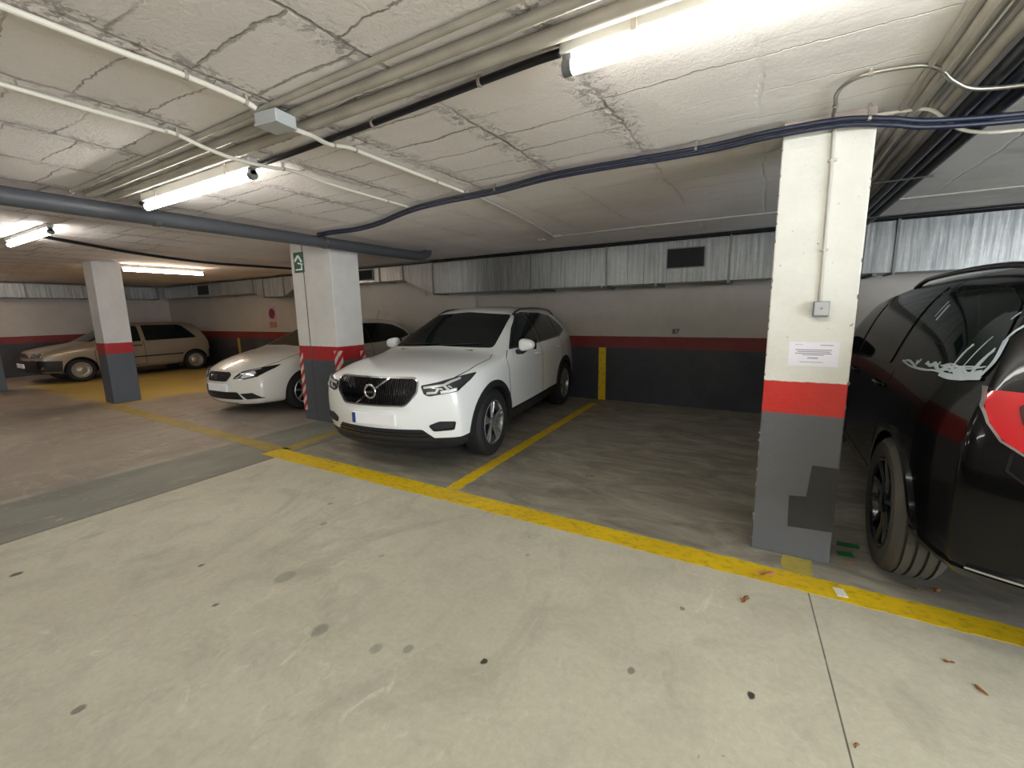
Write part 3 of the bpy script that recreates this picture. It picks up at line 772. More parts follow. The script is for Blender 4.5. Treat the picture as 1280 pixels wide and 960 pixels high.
    lp = [(-.40, .385), (.40, .385), (.47, .27), (-.47, .27)]
    li = patch('lower_intake', lp, 'y-', bvh, root, M['plastic'], .004, .04, .02)
    for z in (.30, .33, .36): strip('intake_bar', [(-.38, z), (.38, z)], .008, 'y-', bvh, li, M['plastic_gloss'], off=.012)
    plate_part(root, bvh, .445, .52, .11)
    for s in (1, -1): strip('bonnet_gap', [(s*.46, .16), (s*.60, .30), (s*.70, .6), (s*.71, 1.0)], .008, 'z+', bvh, root, M['under'], off=.001)
    for s in (1, -1):
        wheel(root, s, .93, .315, .205, .205, .845, 'multi'); wheel(root, s, 3.40, .315, .205, .205, .845, 'multi')
    p, n = cast(bvh, 'z+', 0, 3.35)
    bm = bmesh.new(); tube(bm, [p, p+Vector((0, .10, .20))], [.006, .003], 6); obj('roof_antenna', bm, M['plastic'], root)
    return root

# ---- old beige hatchback ---------------------------------------------------
def old_hatch():
    L = 3.78
    root = thing('old_hatchback_car', 'old boxy beige hatchback with dark bumpers and steel-look wheels, parked along the far left wall', 'car', (-15.12, 2.98, 0), 0)
    P = M['beige_paint']
    sp = dict(L=L, W=.82, paint=P, ys=[0, .04, .18, .4, .7, .92, 1.02, 1.2, 1.5, 1.7, 1.82, 2.2, 2.8, 3.2, 3.5, 3.65, 3.74, 3.78],
      lines=[
       [(0, .74), (.04, .78), (.4, .85), (.92, .915), (1.02, .935), (1.7, 1.34), (1.82, 1.37), (2.2, 1.40), (2.8, 1.40), (3.3, 1.38), (3.78, 1.33)],
       [(0, .40, .735), (.04, .42, .775), (.4, .42, .845), (.92, .42, .91), (1.02, .40, .93), (1.7, .35, 1.33), (2.2, .34, 1.39), (2.8, .34, 1.39), (3.3, .34, 1.37), (3.78, .33, 1.32)],
       [(0, .70, .72), (.04, .72, .76), (.4, .735, .82), (.92, .74, .885), (1.02, .73, .905), (1.7, .62, 1.29), (2.2, .60, 1.35), (2.8, .595, 1.35), (3.3, .59, 1.33), (3.78, .57, 1.27)],
       [(0, .74, .68), (.04, .765, .71), (.4, .785, .77), (.92, .79, .83), (1.7, .79, .86), (2.8, .785, .88), (3.3, .78, .90), (3.78, .74, .90)],
       [(0, .76, .62), (.04, .79, .64), (.4, .81, .68), (.92, .815, .72), (2.8, .815, .74), (3.3, .81, .76), (3.78, .77, .76)],
       [(0, .775, .54), (.04, .80, .55), (.4, .82, .55), (.92, .82, .56), (2.8, .82, .56), (3.3, .82, .56), (3.78, .79, .56)],
       [(0, .775, .40), (.04, .80, .40), (.4, .815, .36), (.92, .81, .32), (2.8, .81, .32), (3.3, .81, .38), (3.78, .79, .42)],
       [(0, .72, .26), (.04, .75, .25), (.4, .76, .22), (.92, .77, .20), (2.8, .77, .20), (3.3, .76, .24), (3.78, .73, .30)]],
      dark_rows=(7, 8), cap_dark_f=(5, 6), cap_dark_r=(5, 6), fade_f=.7, fade_r=.6, plan_f=.14, plan_r=.1,
      lean_f=[(.25, .08), (.4, .0), (.55, .0), (.62, .03), (.75, .06), (.8, .1)],
      lean_r=[(.3, .05), (.45, 0), (.56, .0), (.9, .03), (1.3, .30)],
      arches=[(.80, .32), (3.27, .32)], wr=.285)
    body, bvh = make_body(sp, root)
    patch('windscreen', [(-.64, .945), (.64, .945), (.54, 1.285), (-.54, 1.285)], 'y-', bvh, root, M['glass'], .004, .05, .04)
    patch('rear_window', [(-.60, .93), (.60, .93), (.52, 1.27), (-.52, 1.27)], 'y+', bvh, root, M['glass'], .004, .05, .04)
    for s, ax in ((1, 'x+'), (-1, 'x-')):
        patch('side_window', [(1.22, .90), (2.05, .905), (2.05, 1.30), (1.78, 1.285)], ax, bvh, root, M['glass'], .006, .05, .03)
        patch('side_window', [(2.15, .905), (3.36, .93), (3.33, .99), (3.08, 1.28), (3.0, 1.305), (2.15, 1.31)], ax, bvh, root, M['glass'], .006, .05, .04)
        gap = bmesh.new()
        for pts in ([(1.10, .3), (1.08, .7), (1.20, .87)], [(2.10, .3), (2.10, .9)], [(1.1, .3), (2.1, .3)]):
            strip('', pts, .010, ax, bvh, root, None, off=.0012, bm=gap)
        obj('door_gap', gap, M['under'], root, 60)
        strip('side_moulding', [(1.14, .50), (2.96, .51)], .035, ax, bvh, root, M['plastic'], off=.012)
        bump_pts = [(.05, .45), (.47, .42)]
        strip('bumper_end', bump_pts, .24, ax, bvh, root, M['plastic'], off=.02)
        strip('bumper_end', [(3.62, .50), (3.74, .50)], .16, ax, bvh, root, M['plastic'], off=.02)
        handle(root, bvh, 1.95, .80, s, M['plastic'])
        mirror_part(root, bvh, s*.78, 1.32, .93, M['plastic'], s, (.09, .07, .055))
        hp = patch('headlamp', [(s*.42, .62), (s*.72, .63), (s*.72, .73), (s*.44, .72)], 'y-', bvh, root, M['lens'], .010, .03, .01)
        patch('indicator_lamp', [(.06, .63), (.16, .64), (.16, .72), (.06, .71)], ax, bvh, hp, M['led'], .01, .03, .01)
        patch('tail_lamp', [(s*.55, .62), (s*.74, .62), (s*.72, .86), (s*.55, .86)], 'y+', bvh, root, M['tail_red'], .008, .04, .01)
    g = patch('grille', [(-.40, .62), (.40, .62), (.40, .715), (-.40, .715)], 'y-', bvh, root, M['plastic'], .006, .04, .01)
    strip('front_bumper', [(-.72, .47), (.72, .47)], .17, 'y-', bvh, root, M['plastic'], off=.05)
    strip('rear_bumper', [(-.72, .49), (.72, .49)], .17, 'y+', bvh, root, M['plastic'], off=.05)
    y = cast(bvh, 'y-', 0, .45)[0].y-.055
    plate_part(root, bvh, .44, .50, .10, y=y)
    for s in (1, -1):
        wheel(root, s, .80, .285, .185, .17, .80, 'cap'); wheel(root, s, 3.27, .285, .185, .17, .80, 'cap')
    return root

# ---- black SUV -------------------------------------------------------------
def black_suv():
    L = 4.74
    root = thing('black_suv_car', 'glossy black SUV with soapy smears on its rear side window, right of the nearest pillar', 'car', (1.575, 6.875, 0), R(180))
    P = M['black_paint_car']
    sp = dict(L=L, W=.95, paint=P, lower=M['black_paint_car'], ys=[0, .05, .22, .45, .65, .8, 1.0, 1.3, 1.55, 1.7, 2.1, 2.6, 3.1, 3.6, 4.0, 4.35, 4.55, 4.69, 4.74],
      lines=[
       [(0, .90), (.05, .96), (.22, 1.03), (.45, 1.09), (.65, 1.14), (.8, 1.20), (1.55, 1.62), (1.7, 1.66), (2.1, 1.70), (2.6, 1.72), (3.1, 1.73), (3.6, 1.725), (4.2, 1.70), (4.74, 1.65)],
       [(0, .42, .89), (.05, .43, .95), (.45, .44, 1.08), (.65, .44, 1.13), (.8, .43, 1.19), (1.55, .40, 1.605), (2.1, .39, 1.685), (3.1, .39, 1.715), (3.6, .39, 1.71), (4.2, .38, 1.685), (4.74, .36, 1.635)],
       [(0, .72, .86), (.05, .74, .91), (.45, .82, 1.04), (.65, .83, 1.08), (.8, .825, 1.12), (1.55, .755, 1.545), (1.7, .745, 1.58), (2.1, .735, 1.615), (2.6, .73, 1.64), (3.1, .73, 1.65), (3.6, .725, 1.645), (4.2, .71, 1.62), (4.74, .66, 1.56)],
       [(0, .78, .80), (.05, .81, .84), (.45, .89, .98), (.8, .90, 1.03), (2.15, .90, 1.06), (3.1, .895, 1.09), (3.8, .88, 1.12), (4.3, .85, 1.15), (4.74, .78, 1.16)],
       [(0, .81, .68), (.05, .85, .70), (.5, .92, .83), (1.15, .935, .90), (2.15, .93, .93), (3.1, .93, .96), (3.8, .93, .99), (4.3, .905, 1.01), (4.74, .84, 1.02)],
       [(0, .82, .52), (.05, .86, .53), (.5, .94, .64), (1.15, .95, .68), (2.15, .92, .68), (3.1, .92, .70), (3.76, .95, .74), (4.3, .92, .76), (4.74, .86, .76)],
       [(0, .80, .34), (.05, .84, .34), (.5, .93, .38), (1.15, .94, .38), (2.15, .925, .36), (3.1, .925, .37), (3.76, .945, .42), (4.3, .92, .44), (4.74, .86, .46)],
       [(0, .74, .24), (.05, .78, .23), (.5, .87, .22), (1.15, .88, .22), (3.1, .88, .23), (3.76, .89, .26), (4.3, .87, .30), (4.74, .80, .34)]],
      dark_rows=(8,), cap_dark_f=(), cap_dark_r=(), fade_f=1.0, fade_r=.9, plan_f=.26, plan_r=.26,
      lean_f=[(.2, .12), (.33, .03), (.45, 0), (.7, .0), (.85, .05), (.96, .1)],
      lean_r=[(.34, .10), (.46, .02), (.6, 0), (.8, .03), (1.1, .10), (1.3, .20), (1.6, .42)],
      arches=[(.90, .425), (3.76, .425)], wr=.38)
    body, bvh = make_body(sp, root)
    patch('windscreen', [(-.74, 1.20), (.74, 1.20), (.68, 1.57), (-.68, 1.57)], 'y-', bvh, root, M['glass'], .004, .05, .04)
    patch('rear_window', [(-.62, 1.18), (.62, 1.18), (.52, 1.54), (-.52, 1.54)], 'y+', bvh, root, M['glass'], .004, .05, .05)
    for s, ax in ((1, 'x+'), (-1, 'x-')):
        patch('side_window', [(1.02, 1.09), (2.10, 1.10), (2.12, 1.58), (1.75, 1.54), (1.45, 1.39)], ax, bvh, root, M['glass'], .006, .05, .03)
        patch('side_window', [(2.22, 1.11), (3.26, 1.135), (3.34, 1.60), (2.22, 1.59)], ax, bvh, root, M['glass'], .006, .05, .03)
        qw = patch('quarter_window', [(3.42, 1.14), (4.36, 1.20), (4.30, 1.38), (4.22, 1.50), (4.05, 1.575), (3.50, 1.60)], ax, bvh, root, M['glass'], .006, .05, .05)
        if s > 0:
            sm = bmesh.new(); rs = random.Random(3)
            def sw(pts, w, n=1, jit=.0):
                for i in range(n):
                    q = [(a+.07+rs.uniform(-jit, jit), b+.01+rs.uniform(-jit, jit)) for a, b in pts]
                    q = [tuple(v)[:2] for v in smoothpath([(a, b, 0) for a, b in q], 4)]
                    strip('', q, w*rs.uniform(.6, 1.2), ax, bvh, root, None, off=.0085, bm=sm, skirt=-.006, res=.03)
            bx = 3.43
            sw([(3.43, 1.165), (3.6, 1.15), (3.8, 1.16), (3.95, 1.165), (4.12, 1.17), (4.26, 1.19)], .008, 2, .006)
            sw([(3.80, 1.19), (3.86, 1.18), (3.9, 1.195), (3.98, 1.17), (4.05, 1.195), (4.16, 1.175), (4.27, 1.205)], .010, 4, .010)
            sw([(4.0, 1.165), (4.10, 1.155), (4.2, 1.17), (4.275, 1.18)], .014, 3, .008)
            sw([(3.98, 1.20), (4.05, 1.21), (4.18, 1.215), (4.26, 1.22)], .008, 2, .01)
            sw([(4.27, 1.19), (4.28, 1.26), (4.25, 1.34)], .012, 3, .006)
            sw([(4.25, 1.34), (4.25, 1.42), (4.30, 1.50)], .007, 1, .003)
            sw([(4.07, 1.20), (4.09, 1.27), (4.11, 1.31)], .008, 2, .004)
            sw([(4.14, 1.2), (4.16, 1.28), (4.18, 1.35)], .004, 1, .004)
            sw([(4.185, 1.42), (4.19, 1.45)], .007, 1, .002)
            sw([(3.57, 1.40), (3.585, 1.46), (3.59, 1.48)], .012, 2, .004)
            sw([(3.52, 1.42), (3.54, 1.50)], .004, 1, .004)
            sw([(3.66, 1.19), (3.68, 1.17), (3.71, 1.20)], .010, 2, .006)
            sw([(3.93, 1.18), (3.95, 1.21)], .010, 1, .004)
            sw([(4.21, 1.19), (4.22, 1.24), (4.235, 1.30)], .012, 2, .006)
            sw([(4.08, 1.19), (4.14, 1.20), (4.20, 1.185), (4.27, 1.20)], .013, 3, .010)
            sw([(3.45, 1.165), (3.55, 1.175), (3.70, 1.155)], .010, 2, .005)
            bmesh.ops.recalc_face_normals(sm, faces=sm.faces)
            o = obj('soapy_smear', sm, M['smear'], qw); o['label'] = 'white soapy smear dried on the glass'
        gap = bmesh.new()
        for pts in ([(1.34, .40), (1.20, .8), (1.02, 1.05)], [(2.16, .40), (2.16, 1.08)], [(2.16, .40), (3.28, .42), (3.30, .66), (3.42, .88), (3.40, 1.10)], [(1.34, .40), (2.16, .40)]):
            strip('', pts, .009, ax, bvh, root, None, off=.0012, bm=gap)
        obj('door_gap', gap, M['under'], root, 60)
        handle(root, bvh, 2.32, .98, s, P); handle(root, bvh, 3.22, 1.0, s, P)
        mirror_part(root, bvh, s*.92, 1.25, 1.16, P, s)
        arch_trim(root, bvh, 3.76, .38, .415, .450, R(-14), R(200), s, M['plastic_gloss']); arch_trim(root, bvh, .90, .38, .415, .450, R(-14), R(194), s, M['plastic_gloss'])
        rail(root, bvh, .60, 2.3, 4.2, s, M['plastic_gloss'], .04)
        # tail lamp: wraps round the corner
        tl = [(s*.40, 1.15), (s*.79, 1.155), (s*.80, 1.09), (s*.788, 1.03), (s*.755, .97), (s*.70, .93), (s*.62, .912), (s*.40, .91)]
        t = patch('tail_lamp', tl, 'y+', bvh, root, M['tail_red'], .012, .02, .03)
        strip('tail_lamp_edge', [(s*.787, 1.165), (s*.803, 1.09), (s*.791, 1.03), (s*.758, .968), (s*.70, .926), (s*.62, .906)], .008, 'y+', bvh, t, M['chrome'], off=.016, res=.02)
        patch('tail_lamp_inner', [(s*.42, 1.11), (s*.72, 1.11), (s*.71, 1.03), (s*.42, 1.02)], 'y+', bvh, t, M['tail_dark'], .016, .02, .02)
        patch('headlamp', [(s*.48, .80), (s*.86, .83), (s*.84, .72), (s*.50, .70)], 'y-', bvh, root, M['lens'], .01, .04, .02)
        strip('bumper_moulding', [(4.17, .42), (4.35, .40), (4.6, .40)], .030, ax, bvh, root, M['plastic_gloss'], off=.014)
    strip('bumper_chrome', [(-.8, .43), (.8, .43)], .010, 'y+', bvh, root, M['chrome'], off=.016)
    strip('tailgate_gap', [(-.70, 1.14), (-.74, .86), (-.6, .74), (.6, .74), (.74, .86), (.70, 1.14)], .009, 'y+', bvh, root, M['under'], off=.0012)
    plate_part(root, bvh, .88, .52, .11, ax='y+')
    patch('grille', [(-.4, .82), (.4, .82), (.36, .55), (-.36, .55)], 'y-', bvh, root, M['plastic'], .006, .05, .03)
    for s in (1, -1):
        wheel(root, s, .90, .38, .255, .24, .955, 'ten', M['rubber_dusty'], True); wheel(root, s, 3.76, .38, .255, .24, .955, 'ten', M['rubber_dusty'], True)
    return root

white_suv(); white_hatch(); old_hatch(); black_suv()

# ------------------------------------------------------------------ the building
struct('floor', boxm((-17.6, -5.2, -.2), (7.2, 7.3, 0)), M['floor'])
struct('ceiling', boxm((-17.6, -5.2, H), (7.2, 7.3, H+.2)), M['ceiling'])
struct('wall_back', boxm((-4.86, 7.04, 0), (7.2, 7.3, H)), M['wall'])
struct('wall_back_left', boxm((-17.6, 6.96, 0), (-4.86, 7.3, H)), M['wall'])
struct('wall_left', boxm((-17.6, -5.2, 0), (-17.3, 6.96, H)), M['wall'])
# right-hand wall, with the wide open vehicle entrance that lets daylight in
bm = boxm((7.0, 2.2, 0), (7.2, 7.04, H)); box(bm, (7.0, -4.8, 2.38), (7.2, 2.2, H)); box(bm, (7.0, -5.0, 0), (7.2, -4.8, H))
struct('wall_right', bm, M['wall'])
struct('wall_front', boxm((-17.3, -5.2, 0), (7.2, -5.0, H)), M['wall'])

def pillar(x0, x1, y0, y1, m, label, group='painted concrete pillars', top=H):
    bm = boxm((x0, y0, 0), (x1, y1, top), .006)
    # break up the long edges a little
    o = obj('concrete_pillar', bm, m); tag(o, label, 'pillar', group); return o
rp = pillar(0, .402, 2.956, 3.37, M['pillar'], 'nearest pillar, with a grey box, a notice and a dark repair patch, beside the black SUV', top=2.425)
obj('pillar_head', boxm((.004, 2.962, 2.425), (.398, 3.366, H)), mat('bare_mortar', rgb(176, 164, 156), .9, bump=.4, bscale=40), rp)
bm = bmesh.new(); prism(bm, [(.275, .59), (.402, .59), (.402, .205), (.185, .192), (.178, .385), (.262, .395)], 0, .004)
bm.transform(Matrix.Rotation(R(90), 4, 'X')); bmesh.ops.translate(bm, verts=bm.verts, vec=(0, 2.956, 0))
o = obj('repair_patch', bm, M['patch'], rp); o['label'] = 'dark grey repainted patch'
# chipped arrises of the near pillar
rs = random.Random(11); bm = bmesh.new()
for k in range(46):
    z = rs.uniform(.03, 2.35); x = rs.choice((.002, .002, .400)); r = rs.uniform(.004, .010)
    bmesh.ops.create_icosphere(bm, subdivisions=1, radius=r, matrix=Matrix.Translation((x, 2.958, z)) @ Matrix.Diagonal((rs.uniform(.6, 1.3), .35, rs.uniform(.8, 2.2), 1)))
o = obj('edge_chips', bm, mat('exposed_concrete_chip', rgb(120, 112, 104), .9), rp); o['kind'] = 'stuff'
mp = pillar(-5.79, -4.96, 3.85, 4.30, M['pillar_dim'], 'wide middle pillar carrying a green exit sign, between the two white cars')
obj('pillar_seam', boxm((-5.533, 3.846, 0), (-5.520, 3.856, H)), mat('dark_joint', rgb(96, 88, 84), .9), mp)
for lo, hi in (((-5.795, 3.843, .14), (-5.725, 3.853, .99)), ((-5.03, 3.843, .14), (-4.953, 3.853, 1.02)), ((-4.963, 3.845, .14), (-4.953, 3.92, 1.02)), ((-4.963, 4.22, .14), (-4.953, 4.305, .99))):
    o = obj('hazard_tape', boxm(lo, hi), M['hazard'], mp); o['label'] = 'red and white striped warning tape'
pillar(-10.37, -9.99, 2.98, 3.375, M['pillar_dim'], 'square pillar standing in front of the old beige hatchback')
pillar(-14.50, -14.10, 2.09, 2.49, M['pillar_dim'], 'pillar cut by the left edge of the photo, ahead of the beige hatchback')

# small things on the near pillar
t = thing('switch_box', 'small grey electrical box at the end of the thin pipe on the nearest pillar', 'electrical box', (.243, 2.956, 1.485))
obj('box_body', boxm((-.037, -.042, -.042), (.037, 0, .042), .006), M['box_dark'], t)
obj('box_cover', boxm((-.033, -.048, -.034), (.033, -.041, .038), .004), M['box'], t)
bm = bmesh.new(); bmesh.ops.create_cone(bm, cap_ends=True, segments=16, radius1=.006, radius2=.006, depth=.006, matrix=Matrix.Translation((0, -.05, .004)) @ Matrix.Rotation(R(90), 4, 'X')); obj('button', bm, M['box_dark'], t)
bm = bmesh.new(); tube(bm, [(.236, 2.946, 1.527), (.232, 2.946, 1.9), (.226, 2.946, 2.42)], .009, 8)
for z in (1.80, 2.25): box(bm, (.212, 2.938, z-.006), (.250, 2.957, z+.006), .002)
tag(obj('pipe_drop', bm, M['conduit_paint'], smooth=50), 'thin white pipe running down the nearest pillar to the grey box', 'pipe')
t = thing('notice_sheet', 'white paper notice with faded print taped below the grey box on the nearest pillar', 'notice', (.228, 2.9545, 1.235), 0)
obj('sheet', boxm((-.118, -.001, -.068), (.118, .001, .068)), M['paper'], t)
bm = bmesh.new()
for (x0, x1, z0, z1) in [(-.085, .085, .022, .027), (-.075, .078, .012, .017), (-.085, .085, .002, .007), (-.05, .05, -.006, -.002), (-.025, .025, -.024, -.018), (.03, .09, .050, .054), (-.06, .05, -.046, -.043), (-.09, -.05, .052, .054)]:
    box(bm, (x0, -.0018, z0), (x1, -.0012, z1))
o = obj('print_lines', bm, M['ink'], t); o['label'] = 'blocks of unreadable grey print'

# exit sign
t = thing('exit_sign', 'green emergency exit sign with a white arrow on the wide middle pillar', 'sign', (-5.61, 3.848, 2.215))
obj('sign_plate', boxm((-.105, -.008, -.135), (.105, .002, .135), .004), M['sign_green'], t)
bm = bmesh.new()
def flat(bm, poly, d0=-.0115, d1=-.008):
    b = bmesh.new(); prism(b, poly, 0, d1-d0); b.transform(Matrix.Rotation(R(90), 4, 'X'))
    me = bpy.data.meshes.new('t'); b.to_mesh(me); b.free(); n0 = len(bm.verts); bm.from_mesh(me); bpy.data.meshes.remove(me)
    bm.verts.ensure_lookup_table()
    for v in bm.verts[n0:]: v.co.y += d1
flat(bm, [(-.09, .035), (-.02, .095), (.02, .095), (.085, .01), (.055, -.005), (0, .065), (-.07, .005)])
obj('arrow', bm, M['sign_white'], t)
bm = bmesh.new(); flat(bm, [(-.07, -.085), (.075, -.085), (.075, -.105), (-.07, -.105)]); flat(bm, [(.05, -.02), (.072, -.02), (.072, -.085), (.05, -.085)]); flat(bm, [(-.02, 0.0), (.09, -.02), (.085, -.038), (-.02, -.018)])
obj('door_symbol', bm, M['sign_white'], t)

# no parking sign on the far wall
t = thing('no_parking_sign', 'small sign with a dark red-ringed disc on the far wall left of the middle pillar', 'sign', (-11.50, 6.958, 1.56))
obj('sign_plate', boxm((-.17, -.008, -.20), (.17, .002, .20), .003), mat('pinkish_sign_board', rgb(190, 160, 168), .5), t)
bm = bmesh.new(); bmesh.ops.create_cone(bm, cap_ends=True, segments=36, radius1=.14, radius2=.14, depth=.004, matrix=Matrix.Translation((0, -.010, 0)) @ Matrix.Rotation(R(90), 4, 'X')); obj('red_ring', bm, M['sign_red'], t)
bm = bmesh.new(); bmesh.ops.create_cone(bm, cap_ends=True, segments=36, radius1=.10, radius2=.10, depth=.004, matrix=Matrix.Translation((0, -.013, 0)) @ Matrix.Rotation(R(90), 4, 'X')); obj('dark_disc', bm, M['sign_blue'], t)
bm = boxm((-.10, -.018, -.014), (.10, -.015, .014)); bm.transform(Matrix.Rotation(R(45), 4, 'Y')); obj('diagonal_stroke', bm, M['sign_red'], t)
t = thing('warning_panel', 'small orange printed panel under the round no-parking sign', 'sign', (-11.50, 6.958, 1.265))
obj('panel', boxm((-.15, -.008, -.075), (.15, .002, .075), .002), M['sign_orange'], t)
bm = bmesh.new()
for z in (-.035, 0, .035): box(bm, (-.12, -.0095, z-.006), (.12, -.008, z+.006))
obj('print_lines', bm, M['ink'], t)
o = text_mesh('bay_number', '87', .105, M['black_paint'], None, .001, (-1.215, 7.039, 1.155), (R(90), 0, 0), .002)
tag(o, 'black stencilled bay number on the white of the back wall above the empty bay', 'number')

# ------------------------------------------------------------------ painted lines
def paint(pts, m, label, z=.0, th=.0015, name='parking_line', jit=.006, seed=1, group='painted bay lines'):
    """pts: quad corners a0 a1 (one end) b0 b1 (other end) -> strip with ragged edges"""
    rs = random.Random(seed); (a0, a1, b0, b1) = [Vector((*p, 0)) for p in pts]
    n = max(2, int((b0-a0).length/.04)); bm = bmesh.new(); rows = []
    for i in range(n+1):
        t = i/n; p = a0.lerp(b0, t); q = a1.lerp(b1, t); d = (q-p).normalized()
        p = p+d*rs.uniform(-jit, jit); q = q+d*rs.uniform(-jit, jit)
        rows.append([bm.verts.new((p.x, p.y, z)), bm.verts.new((p.x, p.y, z+th)), bm.verts.new((q.x, q.y, z+th)), bm.verts.new((q.x, q.y, z))])
    for A, B in zip(rows, rows[1:]):
        for k in range(3): bm.faces.new((A[k], A[k+1], B[k+1], B[k]))
    bm.faces.new(rows[0]); bm.faces.new(rows[-1][::-1])
    bmesh.ops.recalc_face_normals(bm, faces=bm.faces)
    return tag(obj(name, bm, m), label, 'floor marking', group)
paint([(-4.74, 2.57), (-4.70, 2.80), (3.6, 2.61), (3.6, 2.74)], M['yellow'], 'long bright yellow line crossing the floor in front of the bays', seed=2)
paint([(-9.6, 2.78), (-9.6, 2.98), (-4.62, 2.66), (-4.62, 2.84)], M['yellow_worn'], 'worn yellow line leading left to the square pillar', th=.001, seed=3)
paint([(-2.20, 2.80), (-2.33, 2.80), (-2.33, 6.7), (-2.44, 6.7)], M['yellow'], 'yellow line between the white SUV and the empty bay', th=.001, seed=4)
paint([(-4.55, 2.80), (-4.72, 2.80), (-4.72, 3.84), (-4.86, 3.84)], M['yellow_worn'], 'short yellow line running to the foot of the middle pillar', th=.001, seed=5)
paint([(.16, 2.78), (.31, 2.76), (.17, 2.955), (.315, 2.955)], M['yellow_old'], 'faded yellow square at the foot of the nearest pillar', th=.0022, jit=.004, seed=6, name='paint_patch')
paint([(2.5, 2.80), (2.38, 2.80), (2.5, 7.0), (2.38, 7.0)], M['yellow'], 'yellow line under the far side of the black SUV', th=.001, seed=8)
tag(obj('wall_stripe', boxm((-2.43, 7.035, 0), (-2.305, 7.041, .885), .001), M['yellow']), 'yellow vertical stripe on the back wall beside the white SUV', 'wall marking')
tag(obj('wall_stripe', boxm((-13.35, 6.954, 0), (-13.22, 6.961, .885), .001), M['yellow_worn']), 'yellow vertical stripe on the far wall behind the beige hatchback', 'wall marking')

# ------------------------------------------------------------------ ducts
def seg_duct(t, x0, x1, zb, zt, y0=6.5, y1=6.95):
    return obj('duct_section', boxm((x0, y0, zb), (x1, y1, zt), .004), M['galv'], t)
def flange(t, x, zb, zt, y0=6.5, y1=6.95, w=.014):
    return obj('duct_flange', boxm((x-w, y0-.018, zb-.018), (x+w, y1, zt+.012), .002), M['flange'], t)
def grille(t, x0, x1, z0, z1, y=6.5):
    g_ = obj('vent_grille', boxm((x0, y-.02, z0), (x1, y+.01, z1), .004), M['grille_dark'], t)
    bm = bmesh.new(); n = max(4, int((x1-x0)/.022))
    for k in range(1, n):
        x = x0+(x1-x0)*k/n; box(bm, (x-.003, y-.032, z0+.015), (x+.003, y-.018, z1-.015))
    obj('louvre', bm, M['grille_dark'], g_)
    bm = bmesh.new()
    for a, b, c, d in ((x0-.012, x1+.012, z1, z1+.012), (x0-.012, x1+.012, z0-.012, z0), (x0-.012, x0, z0, z1), (x1, x1+.012, z0, z1)): box(bm, (a, y-.028, c), (b, y+.002, d))
    obj('grille_frame', bm, M['flange'], g_)
t = thing('ventilation_duct', 'long galvanised air duct under the ceiling along the back wall', 'duct', (0, 0, 0))
xs = [-5.5, -3.42, -2.15, -.49, 1.17, 3.2, 5.2, 6.9]
for a, b in zip(xs, xs[1:]): seg_duct(t, a, b, 1.86, 2.425)
for x in xs[:-1]: flange(t, x, 1.86, 2.425)
for x in (-3.83, -2.40, -1.83, -1.60, -1.40, -4.4, .3, .9):
    obj('standing_seam', boxm((x-.005, 6.49, 1.865), (x+.005, 6.51, 2.42)), M['galv'], t)
grille(t, -1.27, -.80, 2.06, 2.31)
for x in (-3.25, -2.2, -1.42, -.49, 1.0):
    obj('duct_bracket', boxm((x-.02, 6.46, 1.825), (x+.02, 7.04, 1.858), .003), M['flange'], t)
def wedge(t, name, x0, x1, zb0, zb1, zt0, zt1, y0=6.5, y1=6.95):
    bm = bmesh.new(); prism(bm, [(x0, zb0), (x1, zb1), (x1, zt1), (x0, zt0)], -y1, -y0); bm.transform(Matrix.Rotation(R(90), 4, 'X'))
    return obj(name, bm, M['galv'], t)
wedge(t, 'duct_transition', -6.25, -5.5, 2.15, 1.86, 2.425, 2.425)
seg_duct(t, -9.72, -6.25, 2.15, 2.425); flange(t, -6.25, 2.15, 2.425)
for x in (-6.9, -8.1, -9.3): flange(t, x, 2.15, 2.425)
grille(t, -7.50, -7.08, 2.20, 2.40)
wedge(t, 'duct_transition', -10.15, -9.72, 1.97, 2.15, 2.425, 2.425)
seg_duct(t, -11.0, -10.15, 1.97, 2.425); flange(t, -10.15, 1.97, 2.425); flange(t, -11.0, 1.97, 2.425)
wedge(t, 'duct_transition', -11.45, -11.0, 2.08, 1.97, 2.425, 2.425)
for a, b in ((-16.3, -14.6), (-14.6, -13.0), (-13.0, -11.45)): seg_duct(t, a, b, 2.08, 2.425); flange(t, b, 2.08, 2.425)
grille(t, -14.2, -13.6, 2.13, 2.38)
t = thing('ventilation_duct', 'galvanised air duct under the ceiling along the far left wall', 'duct', (0, 0, 0))
for a, b in ((-4.5, -2), (-2, .4), (.4, 2.0), (2.0, 3.6), (3.6, 4.8), (4.8, 6.48)):
    obj('duct_section', boxm((-17.28, a, 2.08), (-16.7, b, 2.425), .004), M['galv'], t)
    obj('duct_flange', boxm((-17.28, b-.014, 2.065), (-16.68, b+.014, 2.437), .002), M['flange'], t)

# ------------------------------------------------------------------ lamps
def lamp(x, y, z, ang, ln, tube_m, label, group='fluorescent ceiling lamps'):
    t = thing('fluorescent_lamp', label, 'lamp', (x, y, z), ang, group)
    obj('lamp_housing', boxm((-.02, -.028, .040), (ln+.02, .028, H-z-.004), .006), M['lamp_body'], t)
    bm = bmesh.new(); tube(bm, [(.02, 0, 0), (ln-.02, 0, 0)], .026, 12)
    obj('lamp_tube', bm, tube_m, t, 50)
    for a, b in ((-.012, .022), (ln-.022, ln+.012)):
        bm = bmesh.new(); tube(bm, [(a, 0, 0), (b, 0, 0)], .0275, 14); box(bm, (a, -.018, 0), (b, .018, .05), .002)
        obj('lamp_end_cap', bm, M['lamp_end'], t, 40)
    for a in (.25, ln-.25):
        obj('mount_clip', boxm((a-.010, -.034, .034), (a+.010, .034, H-z), .002), M['clip'], t)
    return t
lamp(-.70, 1.63, 2.375, 0, 1.5, M['tube'], 'bright tube lamp nearest the camera, cut by the top edge of the photo')
